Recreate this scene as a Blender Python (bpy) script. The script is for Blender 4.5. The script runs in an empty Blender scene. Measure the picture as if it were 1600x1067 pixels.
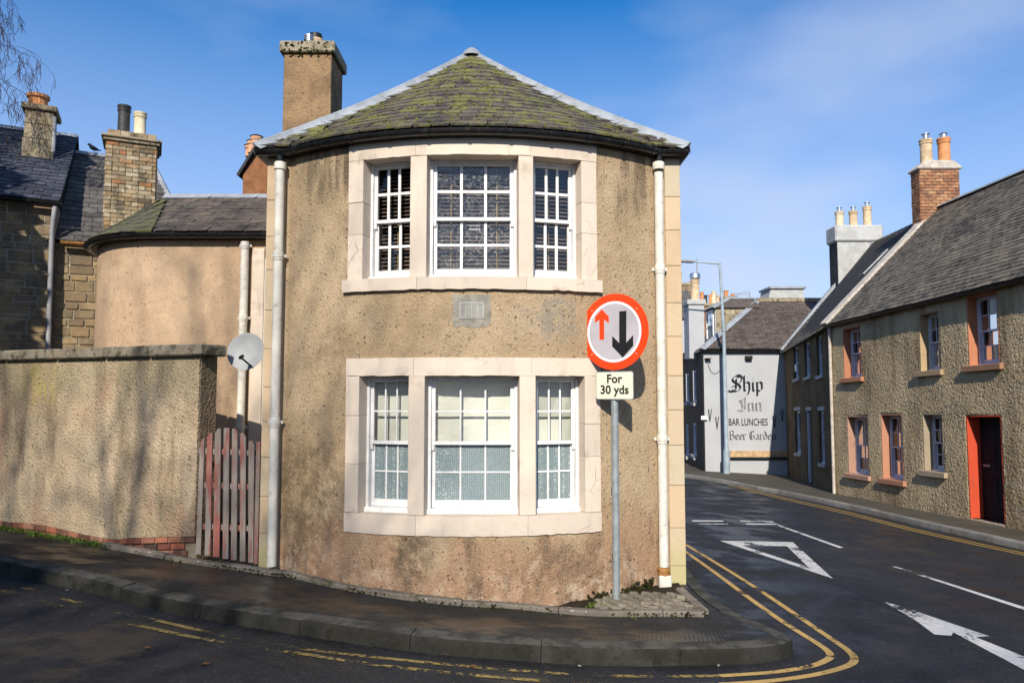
import bpy, bmesh, math, random
from mathutils import Vector, Matrix, noise as mnoise
R_ = math.radians
rnd = random.Random(11)
scene = bpy.context.scene
col = scene.collection

# ---------------------------------------------------------------- camera, world, sun, exposure
FOC, HOR, EYE = 1150.0, 612.0, 2.2          # focal length in photo pixels, horizon row, eye height
TH = math.atan((HOR - 533.5) / FOC)
CT, ST = math.cos(TH), math.sin(TH)
cam_d = bpy.data.cameras.new('camera')
cam_d.sensor_width = 36.0
cam_d.lens = FOC / 1600 * 36
cam_d.clip_start, cam_d.clip_end = 0.05, 2000
cam = bpy.data.objects.new('camera', cam_d)
cam.location = (0, 0, EYE)
cam.rotation_euler = (math.pi / 2 + TH, 0, 0)
col.objects.link(cam)
scene.camera = cam

SUN_EL, SUN_AZ = R_(33), R_(7.3)               # sun behind the camera, a little to the left
TO_SUN = Vector((-math.sin(SUN_AZ) * math.cos(SUN_EL), -math.cos(SUN_AZ) * math.cos(SUN_EL), math.sin(SUN_EL)))
world = bpy.data.worlds.new('World')
scene.world = world
world.use_nodes = True
wn, wl = world.node_tree.nodes, world.node_tree.links
bg = wn['Background']
sky = wn.new('ShaderNodeTexSky')
sky.sky_type = 'NISHITA'
sky.sun_disc = False
sky.sun_elevation = SUN_EL
sky.sun_rotation = math.pi + SUN_AZ
sky.air_density, sky.dust_density, sky.ozone_density = 1.0, 0.4, 6.0
tc = wn.new('ShaderNodeTexCoord')
mp = wn.new('ShaderNodeMapping'); mp.inputs['Scale'].default_value = (1.0, 1.0, 2.6)
wl.new(tc.outputs['Generated'], mp.inputs['Vector'])
cn = wn.new('ShaderNodeTexNoise'); cn.inputs['Scale'].default_value = 1.25; cn.inputs['Detail'].default_value = 6; cn.inputs['Roughness'].default_value = .45
wl.new(mp.outputs['Vector'], cn.inputs['Vector'])
cr = wn.new('ShaderNodeMapRange'); cr.inputs['From Min'].default_value = .43; cr.inputs['From Max'].default_value = .74; cr.inputs['To Max'].default_value = .9
wl.new(cn.outputs['Fac'], cr.inputs['Value'])
cm = wn.new('ShaderNodeMix'); cm.data_type = 'RGBA'
cm.inputs['B'].default_value = (4.0, 4.4, 5.6, 1)
sx = wn.new('ShaderNodeSeparateXYZ'); wl.new(tc.outputs['Generated'], sx.inputs[0])      # pale haze all round the horizon
hz = wn.new('ShaderNodeMapRange'); hz.inputs['From Min'].default_value = .02; hz.inputs['From Max'].default_value = .50; hz.inputs['To Min'].default_value = .85; hz.inputs['To Max'].default_value = 0
wl.new(sx.outputs['Z'], hz.inputs['Value'])
mxx = wn.new('ShaderNodeMath'); mxx.operation = 'MAXIMUM'; wl.new(cr.outputs['Result'], mxx.inputs[0]); wl.new(hz.outputs['Result'], mxx.inputs[1])
wl.new(mxx.outputs[0], cm.inputs['Factor'])
hs = wn.new('ShaderNodeHueSaturation'); hs.inputs['Saturation'].default_value = 1.32
wl.new(sky.outputs['Color'], hs.inputs['Color'])
wl.new(hs.outputs['Color'], cm.inputs['A'])
wl.new(cm.outputs['Result'], bg.inputs['Color'])
bg.inputs['Strength'].default_value = 0.138

sun_d = bpy.data.lights.new('sun', 'SUN')
sun_d.energy = 5.0
sun_d.angle = R_(0.53)
sun_d.color = (1.0, .93, .82)
sun = bpy.data.objects.new('sun', sun_d)
sun.rotation_euler = TO_SUN.to_track_quat('Z', 'Y').to_euler()
sun.location = (0, -20, 30)
col.objects.link(sun)
vs = scene.view_settings
vs.view_transform = 'Standard'; vs.look = 'None'; vs.exposure = 0.28; vs.gamma = 1.0
vs.use_curve_mapping = False
cy_ = scene.cycles
cy_.max_bounces, cy_.diffuse_bounces, cy_.glossy_bounces, cy_.transmission_bounces, cy_.transparent_max_bounces = 5, 2, 2, 3, 8
cy_.use_adaptive_sampling = True; cy_.adaptive_threshold = .012; cy_.adaptive_min_samples = 32
cy_.use_denoising = True
cy_.time_limit = 900
cy_.caustics_reflective = cy_.caustics_refractive = False

# ---------------------------------------------------------------- survey helpers (photo pixel -> place)
def ray(px, py):
    a, b = px - 800.0, 533.5 - py
    return Vector((a, FOC * CT - b * ST, FOC * ST + b * CT))
def P(px, py, Y):
    d = ray(px, py); p = d * (Y / d.y); p.z += EYE
    return p
def gz(x, y):                                           # the sloping ground, with a shallow hollow at the corner
    return .425 - .05 * x - .038 * y - .11 * math.exp(-((x - .1) / 2.3) ** 2 - ((y - 7.7) / 1.5) ** 2)
def G(px, py, dz=0.0):
    d = ray(px, py)
    t = (.425 + dz - EYE) / (d.z + .05 * d.x + .038 * d.y)
    for _ in range(12): t += (gz(d.x * t, d.y * t) + dz - EYE - d.z * t) / (d.z + .05 * d.x + .038 * d.y)
    p = d * t; p.z += EYE
    return p

class Face:
    """a vertical wall plane: u along it, z above its sloping base, n outward"""
    def __init__(s, o, d, n, slope=0.0):
        s.o = Vector(o); s.d = Vector((d[0], d[1])).normalized(); s.n = Vector((n[0], n[1])).normalized(); s.s = slope
    def T(s, u, z, n=0.0):
        return Vector((s.o.x + s.d.x * u + s.n.x * n, s.o.y + s.d.y * u + s.n.y * n, s.o.z + z + s.s * u))
    def px(s, px, py):
        d = ray(px, py)
        t = (s.o.x * s.n.x + s.o.y * s.n.y) / (d.x * s.n.x + d.y * s.n.y)
        p = d * t
        u = (p.x - s.o.x) * s.d.x + (p.y - s.o.y) * s.d.y
        return u, p.z + EYE - s.o.z - s.s * u

# ---------------------------------------------------------------- mesh helpers
def mesh_of(name, v, f, smooth=False, bevel=0, mat=None, recalc=True):
    me = bpy.data.meshes.new(name)
    me.from_pydata([tuple(p) for p in v], [], f)
    if recalc or bevel:
        bm = bmesh.new(); bm.from_mesh(me)
        if recalc: bmesh.ops.recalc_face_normals(bm, faces=bm.faces)
        if bevel:
            bmesh.ops.bevel(bm, geom=bm.edges[:], offset=bevel, segments=1, affect='EDGES', clamp_overlap=True)
        bm.to_mesh(me); bm.free()
    if smooth:
        me.shade_smooth()
        if smooth != 'all':
            try: me.set_sharp_from_angle(angle=R_(40))
            except Exception: pass
    if mat: me.materials.append(mat)
    return me

BASE = {}
def attach(o, parent):
    if parent is not None:
        o.parent = parent
        if parent.type == 'EMPTY':
            o.matrix_parent_inverse = Matrix.Translation(-BASE.get(parent.name, parent.location))

def link(name, me, parent=None, matrix=None):
    o = bpy.data.objects.new(name, me)
    col.objects.link(o)
    attach(o, parent)
    if matrix is not None: o.matrix_basis = matrix
    return o

def tag(o, label, cat, group=None, kind=None):
    o['label'] = label; o['category'] = cat
    if group: o['group'] = group
    if kind: o['kind'] = kind
    return o

def thing(name, label, cat, loc, group=None, turn=None):
    o = bpy.data.objects.new(name, None)
    o.empty_display_size = .2
    o.location = loc
    if turn:                                          # (pivot x, pivot y, angle): the whole thing stands turned about that point
        L = Vector(loc); BASE[o.name] = L; q = Vector((turn[0], turn[1], 0))
        o.location = q + Matrix.Rotation(turn[2], 3, 'Z') @ (L - q); o.rotation_euler.z = turn[2]
    col.objects.link(o)
    return tag(o, label, cat, group)

BOXF = [(0, 1, 3, 2), (4, 6, 7, 5), (0, 4, 5, 1), (2, 3, 7, 6), (0, 2, 6, 4), (1, 5, 7, 3)]
class MB:
    def __init__(s, T=None): s.v = []; s.f = []; s.T = T
    def add(s, vs_, fs):
        b = len(s.v)
        s.v += [Vector(s.T(*p)) if s.T else Vector(p) for p in vs_]
        s.f += [tuple(i + b for i in f) for f in fs]
        return s
    def box(s, x0, x1, y0, y1, z0, z1, M=None):
        vs_ = [(x, y, z) for x in (x0, x1) for y in (y0, y1) for z in (z0, z1)]
        if M is not None: vs_ = [tuple(M @ Vector(p)) for p in vs_]
        return s.add(vs_, BOXF)
    def prism(s, poly, fn, h0, h1):
        """poly: 2D outline; fn(a, b, h) -> point"""
        n = len(poly)
        vs_ = [fn(a, b, h0) for a, b in poly] + [fn(a, b, h1) for a, b in poly]
        fs = [tuple(range(n)), tuple(range(2 * n - 1, n - 1, -1))] + [(i, (i + 1) % n, n + (i + 1) % n, n + i) for i in range(n)]
        return s.add(vs_, fs)
    def tube(s, pts, r, n=8, cap=True):
        pts = [Vector(p) for p in pts]; k = len(pts)
        rs = r if isinstance(r, (list, tuple)) else [r] * k
        vs_ = []; ref = None
        for i, p in enumerate(pts):
            t = (pts[min(i + 1, k - 1)] - pts[max(i - 1, 0)])
            if t.length < 1e-9: t = Vector((0, 0, 1))
            t.normalize()
            if ref is None:
                ref = Vector((0, 0, 1)) if abs(t.z) < .9 else Vector((0, 1, 0))
            a = t.cross(ref)
            if a.length < 1e-6: a = t.cross(Vector((1, 0, .3)))
            a.normalize(); b = a.cross(t).normalized(); ref = b
            for j in range(n):
                w = 2 * math.pi * j / n
                vs_.append(p + (a * math.cos(w) + b * math.sin(w)) * rs[i])
        fs = [(i * n + j, i * n + (j + 1) % n, (i + 1) * n + (j + 1) % n, (i + 1) * n + j) for i in range(k - 1) for j in range(n)]
        if cap: fs += [tuple(range(n - 1, -1, -1)), tuple((k - 1) * n + j for j in range(n))]
        return s.add([tuple(p) for p in vs_], fs)
    def lathe(s, prof, c, n=16, axis=None, cap=True):
        c = Vector(c); q = Vector(axis).to_track_quat('Z', 'Y') if axis is not None else None
        vs_ = []
        for r, z in prof:
            for j in range(n):
                w = 2 * math.pi * j / n
                p = Vector((r * math.cos(w), r * math.sin(w), z))
                if q: p = q @ p
                vs_.append(tuple(c + p))
        k = len(prof)
        fs = [(i * n + j, i * n + (j + 1) % n, (i + 1) * n + (j + 1) % n, (i + 1) * n + j) for i in range(k - 1) for j in range(n)]
        if cap: fs += [tuple(range(n - 1, -1, -1)), tuple((k - 1) * n + j for j in range(n))]
        return s.add(vs_, fs)
    def sweep(s, prof, path, up=Vector((0, 0, 1)), closed=True, cap=True):
        """prof: (lateral, up) points, lateral positive to the right of travel"""
        path = [Vector(p) for p in path]; k = len(path); m = len(prof)
        vs_ = []
        for i, p in enumerate(path):
            t0 = (path[i] - path[i - 1]).normalized() if i else None
            t1 = (path[i + 1] - path[i]).normalized() if i < k - 1 else None
            t = ((t0 or t1) + (t1 or t0)).normalized()
            a = t.cross(up).normalized(); b = a.cross(t).normalized()
            c_ = max(.5, t.dot(t1 or t0))
            for (l, h) in prof: vs_.append(tuple(p + a * (l / c_) + b * h))
        mm = m if closed else m - 1
        fs = [(i * m + j, i * m + (j + 1) % m, (i + 1) * m + (j + 1) % m, (i + 1) * m + j) for i in range(k - 1) for j in range(mm)]
        if cap and closed: fs += [tuple(range(m - 1, -1, -1)), tuple((k - 1) * m + j for j in range(m))]
        return s.add(vs_, fs)
    def grid(s, us, ws, fn, skip=None):
        nu, nw = len(us), len(ws)
        vs_ = [fn(u, w) for u in us for w in ws]
        fs = []
        for i in range(nu - 1):
            for j in range(nw - 1):
                if skip and skip((us[i] + us[i + 1]) / 2, (ws[j] + ws[j + 1]) / 2): continue
                fs.append((i * nw + j, (i + 1) * nw + j, (i + 1) * nw + j + 1, i * nw + j + 1))
        return s.add(vs_, fs)
    def build(s, name, mat, parent=None, smooth=False, bevel=0, recalc=True):
        return link(name, mesh_of(name, s.v, s.f, smooth, bevel, mat, recalc), parent)

def structure(o, label=None):
    o['kind'] = 'structure'
    if label: o['label'] = label
    return o
def stuff(o):
    o['kind'] = 'stuff'
    return o

def frange(a, b, step):
    n = max(1, int(math.ceil((b - a) / step - 1e-9)))
    return [a + (b - a) * i / n for i in range(n + 1)]
def breaks(cuts, step):
    cuts = sorted(set(round(c, 5) for c in cuts)); out = []
    for a, b in zip(cuts, cuts[1:]):
        out += frange(a, b, step)[:-1]
    return out + [cuts[-1]]

# ---------------------------------------------------------------- material helpers
class NT:
    def __init__(s, name, rough=.85, spec=.25, metal=0.0):
        s.m = bpy.data.materials.new(name); s.m.use_nodes = True
        s.N = s.m.node_tree.nodes; s.L = s.m.node_tree.links
        s.b = s.N['Principled BSDF']; s.out = s.N['Material Output']
        s.set('Roughness', rough); s.set('Specular IOR Level', spec); s.set('Metallic', metal)
        s._pos = None
    def plug(s, sock, v):
        if hasattr(v, 'is_output') or isinstance(v, bpy.types.NodeSocket): s.L.new(v, sock)
        else:
            if isinstance(v, (tuple, list)) and sock.type == 'RGBA' and len(v) == 3: v = (*v, 1)
            sock.default_value = v
    def set(s, key, v): s.plug(s.b.inputs[key], v)
    def pos(s):
        if not s._pos: s._pos = s.N.new('ShaderNodeNewGeometry').outputs['Position']
        return s._pos
    def obj(s): return s.N.new('ShaderNodeTexCoord').outputs['Object']
    def rand(s): return s.N.new('ShaderNodeObjectInfo').outputs['Random']
    def stretch(s, k, vec=None, rot=(0, 0, 0)):
        m = s.N.new('ShaderNodeMapping'); m.inputs['Scale'].default_value = k; m.inputs['Rotation'].default_value = rot
        s.plug(m.inputs['Vector'], vec or s.pos()); return m.outputs['Vector']
    def noise(s, scale, detail=4, rough=.55, vec=None, dist=0.0):
        n = s.N.new('ShaderNodeTexNoise'); n.inputs['Scale'].default_value = scale; n.inputs['Detail'].default_value = detail
        n.inputs['Roughness'].default_value = rough; n.inputs['Distortion'].default_value = dist
        s.plug(n.inputs['Vector'], vec or s.pos()); return n.outputs['Fac']
    def voro(s, scale, feature='F1', out='Distance', vec=None, rand=1.0):
        n = s.N.new('ShaderNodeTexVoronoi'); n.feature = feature; n.inputs['Scale'].default_value = scale
        n.inputs['Randomness'].default_value = rand
        s.plug(n.inputs['Vector'], vec or s.pos()); return n.outputs[out]
    def mr(s, v, a, b, c=0.0, d=1.0):
        n = s.N.new('ShaderNodeMapRange'); n.interpolation_type = 'SMOOTHSTEP'
        for k, x in zip(('Value', 'From Min', 'From Max', 'To Min', 'To Max'), (v, a, b, c, d)): s.plug(n.inputs[k], x)
        return n.outputs['Result']
    def math(s, op, a, b=0.0):
        n = s.N.new('ShaderNodeMath'); n.operation = op
        s.plug(n.inputs[0], a); s.plug(n.inputs[1], b); return n.outputs[0]
    def mix(s, f, a, b, mode='MIX'):
        n = s.N.new('ShaderNodeMix'); n.data_type = 'RGBA'; n.blend_type = mode
        s.plug(n.inputs['Factor'], f); s.plug(n.inputs['A'], a); s.plug(n.inputs['B'], b); return n.outputs['Result']
    def ramp(s, f, stops, interp='LINEAR'):
        n = s.N.new('ShaderNodeValToRGB'); cr_ = n.color_ramp; cr_.interpolation = interp
        while len(cr_.elements) < len(stops): cr_.elements.new(.5)
        for e, (p, c) in zip(cr_.elements, stops): e.position = p; e.color = (*c, 1)
        s.plug(n.inputs['Fac'], f); return n.outputs['Color']
    def xyz(s, vec=None):
        n = s.N.new('ShaderNodeSeparateXYZ'); s.plug(n.inputs[0], vec or s.pos()); return n.outputs
    def bump(s, h, strength=.5, dist=.01):
        n = s.N.new('ShaderNodeBump'); n.inputs['Strength'].default_value = strength; n.inputs['Distance'].default_value = dist
        s.plug(n.inputs['Height'], h)
        s.L.new(n.outputs['Normal'], s.b.inputs['Normal']); return n
    def near(s, p, r0, r1):
        """1 inside r0 of point p, falling to 0 at r1 (a stain with a place of its own)"""
        n = s.N.new('ShaderNodeVectorMath'); n.operation = 'DISTANCE'
        s.plug(n.inputs[0], s.pos()); n.inputs[1].default_value = p
        return s.mr(n.outputs['Value'], r0, r1, 1.0, 0.0)
    def wear(s, f):
        """f = 1 keeps the coat, 0 lets what lies under it through"""
        t = s.N.new('ShaderNodeBsdfTransparent'); m = s.N.new('ShaderNodeMixShader')
        s.plug(m.inputs[0], f); s.L.new(t.outputs[0], m.inputs[1]); s.L.new(s.b.outputs[0], m.inputs[2])
        s.L.new(m.outputs[0], s.out.inputs['Surface'])

def plain(name, c, rough=.7, spec=.3, metal=0.0, var=.18, vs_=3.0, bump=0.0, bs=40.0, rand=0.0, dirt=None, ds=.6):
    t = NT(name, rough, spec, metal)
    n = t.noise(vs_, 5)
    k = t.mr(n, .3, .7, 1 - var, 1 + var)
    base = t.mix(1.0, c, k, 'MULTIPLY')
    if rand:
        base = t.mix(1.0, base, t.mr(t.rand(), 0, 1, 1 - rand, 1 + rand), 'MULTIPLY')
    if dirt:
        base = t.mix(t.mr(t.noise(vs_ * 2.3, 6, .65), .5, .72, 0, ds), base, dirt)
    t.set('Base Color', base)
    if bump: t.bump(t.noise(bs, 4), bump, .01)
    return t.m

MAT = {}
# ---- the bow-fronted house: dry-dash render
def render_wall(name, lo, hi, dirt, low_from=None, patches=(), streak_from=None, bump=.55):
    t = NT(name, .95, .1)
    big = t.noise(.9, 5, .6)
    base = t.mix(t.mr(big, .32, .68), lo, hi)
    mid = t.noise(6, 5, .65)
    base = t.mix(t.mr(mid, .35, .7, 0, .4), base, tuple(x * .72 for x in lo))
    if low_from is not None:
        z = t.xyz()[2]; x = t.xyz()[0]
        edge = t.math('ADD', z, t.mr(t.noise(1.7, 5, .6), .2, .8, -.45, .45))
        f = t.mr(edge, low_from + .25, low_from - .45)
        base = t.mix(t.math('MULTIPLY', f, .8), base, (.32, .185, .11))
        damp = t.math('MULTIPLY', t.mr(edge, low_from + .15, low_from - .25), t.mr(t.noise(3.4, 5, .65, vec=t.stretch((1, 1, .3))), .44, .66))
        base = t.mix(t.math('MULTIPLY', damp, .72), base, dirt)
        salts = t.math('MULTIPLY', t.mr(edge, low_from - .25, low_from - .6), t.mr(t.noise(8, 5, .7), .45, .62))
        base = t.mix(t.math('MULTIPLY', salts, .7), base, (.47, .36, .26))
    if streak_from is not None:
        z = t.xyz()[2]
        sv = t.noise(5.5, 4, .6, vec=t.stretch((1, 1, .06)))
        f = t.math('MULTIPLY', t.mr(sv, .52, .64), t.mr(t.math('ADD', z, t.mr(t.noise(3, 3), .2, .8, -.4, .4)), streak_from - .35, streak_from + .5))
        base = t.mix(t.math('MULTIPLY', f, .72), base, dirt)
    for p, r, c, a in patches:
        m = t.math('MULTIPLY', t.near(p, r * .45, r), t.mr(t.noise(9, 5, .7, vec=t.stretch((1, 1, .18)) if p[2] > 4 else None), .36, .6))
        base = t.mix(t.math('MULTIPLY', m, a), base, c)
    sp = t.noise(34, 2, .5)
    base = t.mix(t.mr(sp, .64, .70, 0, .85), base, tuple(x * .22 for x in lo))
    sp2 = t.noise(60, 2, .5)
    base = t.mix(t.mr(sp2, .60, .70, 0, .45), base, tuple(min(.8, x * 1.45) for x in hi))
    base = t.mix(t.mr(t.noise(75, 2), .60, .70, 0, .5), base, tuple(x * .4 for x in lo))
    t.set('Base Color', base)
    h = t.math('ADD', t.math('MULTIPLY', t.voro(48, 'SMOOTH_F1'), -.9), t.noise(34, 4, .6))
    h = t.math('ADD', h, t.math('MULTIPLY', t.mr(sp, .62, .72), -.8))
    t.bump(h, bump, .015)
    return t.m
VENT = P(737, 485, 7.6)
MAT['house_render'] = render_wall('house_render', (.355, .255, .15), (.46, .345, .22), (.085, .062, .042), low_from=.75, streak_from=4.3,
    patches=[(tuple(P(872, 498, 7.75)), .36, (.235, .215, .17), .75), (tuple(P(815, 500, 7.65)), .22, (.28, .235, .18), .5), (tuple(P(690, 505, 7.6)), .25, (.25, .19, .12), .5),
             (tuple(P(470, 770, 7.95)), .8, (.16, .105, .06), .75), (tuple(P(520, 560, 7.9)), .55, (.25, .17, .10), .55), (tuple(P(500, 262, 7.95)), .5, (.115, .085, .055), .75), (tuple(P(640, 870, 7.65)), .35, (.10, .07, .045), .7), (tuple(P(880, 880, 7.75)), .3, (.12, .08, .05), .6)])
MAT['annexe_render'] = render_wall('annexe_render', (.46, .32, .20), (.54, .39, .255), (.2, .14, .09), bump=.35)
# ---- garden wall: older, greyer render with vertical stains
def garden_render():
    t = NT('garden_render', .95, .1)
    base = t.mix(t.mr(t.noise(1.1, 5, .6), .32, .68), (.42, .315, .20), (.54, .42, .28))
    z = t.xyz()[2]
    sv = t.noise(2.2, 5, .65, vec=t.stretch((1, 1, .2)))
    base = t.mix(t.mr(sv, .47, .68, 0, .78), base, (.14, .10, .06))
    base = t.mix(t.mr(t.noise(1.3, 5, .6), .5, .66, 0, .55), base, (.19, .145, .09))
    base = t.mix(t.mr(t.noise(1.5, 4, .6, vec=t.stretch((1, 1, .5))), .55, .7, 0, .7), base, (.44, .27, .17))
    base = t.mix(t.math('MULTIPLY', t.mr(t.math('ADD', z, t.mr(t.noise(2.5, 4), .2, .8, -.3, .3)), 1.75, 2.5), .6), base, (.29, .245, .15))
    base = t.mix(t.math('MULTIPLY', t.math('MULTIPLY', t.near(tuple(P(56, 600, 9.6)), .1, .5), t.mr(t.noise(6, 4, .7, vec=t.stretch((1.6, 1.6, .35))), .42, .62)), .7), base, (.42, .33, .06))
    base = t.mix(t.mr(t.noise(.8, 4, .6, vec=t.stretch((1.4, 1.4, .25))), .62, .75, 0, .4), base, (.36, .30, .08))
    base = t.mix(t.mr(t.noise(30, 2), .62, .7, 0, .8), base, (.07, .055, .035))
    base = t.mix(t.mr(t.noise(55, 2), .60, .68, 0, .5), base, (.58, .48, .33))
    t.set('Base Color', base)
    t.bump(t.math('ADD', t.noise(30, 4, .6), t.math('MULTIPLY', t.voro(40, 'SMOOTH_F1'), -.9)), .8, .02)
    return t.m
MAT['garden_render'] = garden_render()
def rough_cast():
    t = NT('rough_cast', .95, .08)
    base = t.mix(t.mr(t.noise(.7, 5, .6), .3, .7), (.41, .315, .185), (.56, .44, .27))
    base = t.mix(t.mr(t.noise(1.5, 5, .65, vec=t.stretch((1, 1, .2))), .46, .66, 0, .65), base, (.19, .135, .075))
    base = t.mix(t.mr(t.noise(2.4, 5, .7), .56, .7, 0, .5), base, (.42, .37, .27))
    base = t.mix(t.mr(t.noise(14, 3), .58, .78, 0, .4), base, (.17, .12, .07))
    t.set('Base Color', base)
    t.bump(t.math('ADD', t.math('MULTIPLY', t.voro(34, 'SMOOTH_F1'), -1.2), t.noise(60, 3)), .8, .02)
    return t.m
MAT['rough_cast'] = rough_cast()
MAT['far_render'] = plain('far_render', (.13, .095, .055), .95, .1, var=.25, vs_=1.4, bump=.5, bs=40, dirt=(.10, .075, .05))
# ---- painted stone margins
def painted_stone(name, c, dirt=(.22, .17, .12), amt=.6, crack=True):
    t = NT(name, .75, .25)
    base = t.mix(t.mr(t.noise(2.5, 5, .6), .3, .7), tuple(x * .93 for x in c), c)
    base = t.mix(1.0, base, t.mr(t.rand(), 0, 1, .90, 1.04), 'MULTIPLY')
    base = t.mix(t.mr(t.noise(3.3, 7, .7), .55, .74, 0, amt), base, dirt)
    base = t.mix(t.mr(t.noise(4.5, 6, .7, vec=t.stretch((1, 1, .15))), .54, .72, 0, amt * .8), base, tuple(x * .6 for x in c))
    if crack:
        cv = t.voro(2.3, 'DISTANCE_TO_EDGE', vec=t.stretch((1, 1, 1.3)))
        m = t.math('MULTIPLY', t.mr(cv, .0, .012, 1, 0), t.mr(t.noise(2.0, 3), .57, .66))
        base = t.mix(t.math('MULTIPLY', m, .7), base, (.2, .14, .09))
    t.set('Base Color', base)
    t.bump(t.math('ADD', t.noise(9, 6, .65), t.math('MULTIPLY', t.noise(60, 3), .2)), .35, .012)
    return t.m
MAT['cream_stone'] = painted_stone('cream_stone', (.67, .56, .445), amt=.5)
def quoin():
    t = NT('quoin_sandstone', .9, .15)
    r = t.rand()
    base = t.ramp(r, [(0, (.49, .39, .265)), (.4, (.54, .42, .275)), (.7, (.52, .385, .245)), (1, (.48, .405, .29))])
    base = t.mix(t.mr(t.noise(5, 6, .65), .45, .75, 0, .4), base, (.38, .28, .17))
    z = t.xyz()[2]
    base = t.mix(t.math('MULTIPLY', t.mr(t.math('ADD', z, t.mr(t.noise(4, 4), .2, .8, -.3, .3)), .75, .2), .5), base, (.36, .35, .12))
    t.set('Base Color', base); t.bump(t.noise(45, 5, .6), .3, .008); return t.m
MAT['quoin'] = quoin()
# ---- slates
def slate(name, a, b, moss=None, moss_amt=.55, moss_scale=3.2, rust=None, sheet=False):
    t = NT(name, .75, .35)
    r = t.N.new('ShaderNodeNewGeometry').outputs['Random Per Island'] if sheet else t.rand()
    base = t.mix(r, a, b)
    base = t.mix(t.mr(t.noise(9, 5, .65), .4, .75, 0, .55), base, tuple(min(1, x * 1.8 + .015) for x in b))
    base = t.mix(t.mr(t.noise(2.2, 4, .6), .5, .7, 0, .5), base, tuple(x * .6 for x in a))
    if rust: base = t.mix(t.mr(t.noise(2.8, 5, .7), .56, .7, 0, .6), base, rust)
    if moss:
        r2 = t.math('FRACT', t.math('MULTIPLY', r, 17.31))
        n = t.math('ADD', t.noise(moss_scale, 5, .68), t.math('MULTIPLY', t.math('SUBTRACT', r2, .5), .13))
        n = t.math('ADD', n, t.math('MULTIPLY', t.math('SUBTRACT', t.noise(24, 4, .75), .5), .95))
        f = t.mr(n, moss_amt, moss_amt + .12)
        mc = t.mix(t.noise(40, 3), moss, tuple(x * .55 for x in moss))
        base = t.mix(t.math('MULTIPLY', f, .9), base, mc)
    t.set('Base Color', base)
    t.bump(t.noise(40, 4, .6), .5, .006)
    return t.m
MAT['slate_moss'] = slate('slate_moss', (.030, .024, .022), (.10, .082, .066), (.205, .205, .055), .47, moss_scale=4.2)
MAT['slate_annexe'] = slate('slate_annexe', (.045, .035, .029), (.115, .092, .072), (.15, .155, .055), .66, rust=(.16, .10, .04))
MAT['slate_blue'] = slate('slate_blue', (.02, .024, .036), (.055, .06, .08), sheet=True)
MAT['slate_dark'] = slate('slate_dark', (.045, .042, .04), (.11, .10, .09), sheet=True)
MAT['slate_row'] = slate('slate_row', (.05, .042, .034), (.155, .13, .095), rust=(.11, .085, .05), sheet=True)
MAT['slate_inn'] = slate('slate_inn', (.045, .035, .03), (.105, .083, .068), rust=(.14, .11, .07), sheet=True)
MAT['slate_blue_one'] = slate('slate_blue_one', (.02, .024, .036), (.055, .06, .08))
MAT['slate_dark_one'] = slate('slate_dark_one', (.045, .042, .04), (.11, .10, .09))
MAT['slate_row_one'] = slate('slate_row_one', (.05, .042, .034), (.155, .13, .095), rust=(.11, .085, .05))
MAT['slate_inn_one'] = slate('slate_inn_one', (.045, .035, .03), (.105, .083, .068), rust=(.14, .11, .07))
MAT['deck'] = plain('roof_deck', (.025, .022, .02), .9)
MAT['lead'] = plain('lead', (.27, .29, .31), .55, .35, var=.2, vs_=4, bump=.3, bs=12, dirt=(.40, .41, .42), ds=.5)
MAT['cement'] = plain('cement', (.47, .42, .36), .9, .1, var=.2, vs_=5, bump=.4, bs=35, dirt=(.26, .22, .17))
MAT['cement_patch'] = plain('cement_patch', (.27, .25, .205), .95, .1, var=.25, vs_=7, bump=.6, bs=30, dirt=(.17, .15, .11), ds=.7)
MAT['white_paint'] = plain('white_paint', (.76, .75, .725), .45, .35, var=.07, vs_=5, bump=.1, bs=40, dirt=(.50, .45, .37), ds=.4)
MAT['window_paint'] = plain('window_paint', (.58, .60, .66), .5, .3, var=.08)
MAT['pipe_paint'] = plain('pipe_paint', (.64, .61, .53), .55, .3, var=.1, vs_=5, bump=.15, bs=30, dirt=(.36, .29, .20), ds=.6)
MAT['pipe_grey'] = plain('pipe_grey', (.26, .26, .27), .5, .4, var=.2)
MAT['iron_black'] = plain('iron_black', (.010, .010, .011), .32, .5, var=.4, vs_=6, dirt=(.06, .055, .05), ds=.5)
MAT['rust'] = plain('rust', (.30, .15, .05), .9, .1, var=.4, vs_=20)
MAT['galv'] = plain('galvanised_steel', (.29, .32, .32), .5, .4, metal=.25, var=.15, vs_=9, bump=.15, bs=60, dirt=(.20, .21, .20))
MAT['steel'] = plain('flue_steel', (.55, .56, .57), .3, .5, metal=.9, var=.1)
MAT['lamp_paint'] = plain('lamp_paint', (.30, .36, .40), .55, .3, var=.15, vs_=3)
MAT['black_paint'] = plain('black_paint', (.012, .012, .013), .5, .3, var=.2)
MAT['letter_black'] = plain('letter_black', (.02, .02, .022), .8, .1, var=.35, vs_=6)
MAT['letter_grey'] = plain('letter_grey', (.19, .19, .19), .8, .1, var=.35, vs_=6)
MAT['letter_mid'] = plain('letter_mid', (.095, .095, .095), .8, .1, var=.4, vs_=5)
MAT['sign_red'] = plain('sign_red', (.86, .050, .002), .45, .4, var=.03)
MAT['sign_white'] = plain('sign_white', (.42, .39, .41), .35, .4, var=.1, vs_=2.5, dirt=(.42, .36, .37), ds=.4)
MAT['sign_rim'] = plain('sign_rim', (.72, .71, .72), .35, .4, var=.04)
MAT['plate_white'] = plain('plate_white', (.72, .70, .52), .4, .4, var=.04)
MAT['inn_white'] = plain('inn_white', (.40, .41, .42), .8, .2, var=.05, vs_=1.2, bump=.15, bs=25, dirt=(.42, .41, .39), ds=.35)
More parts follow.
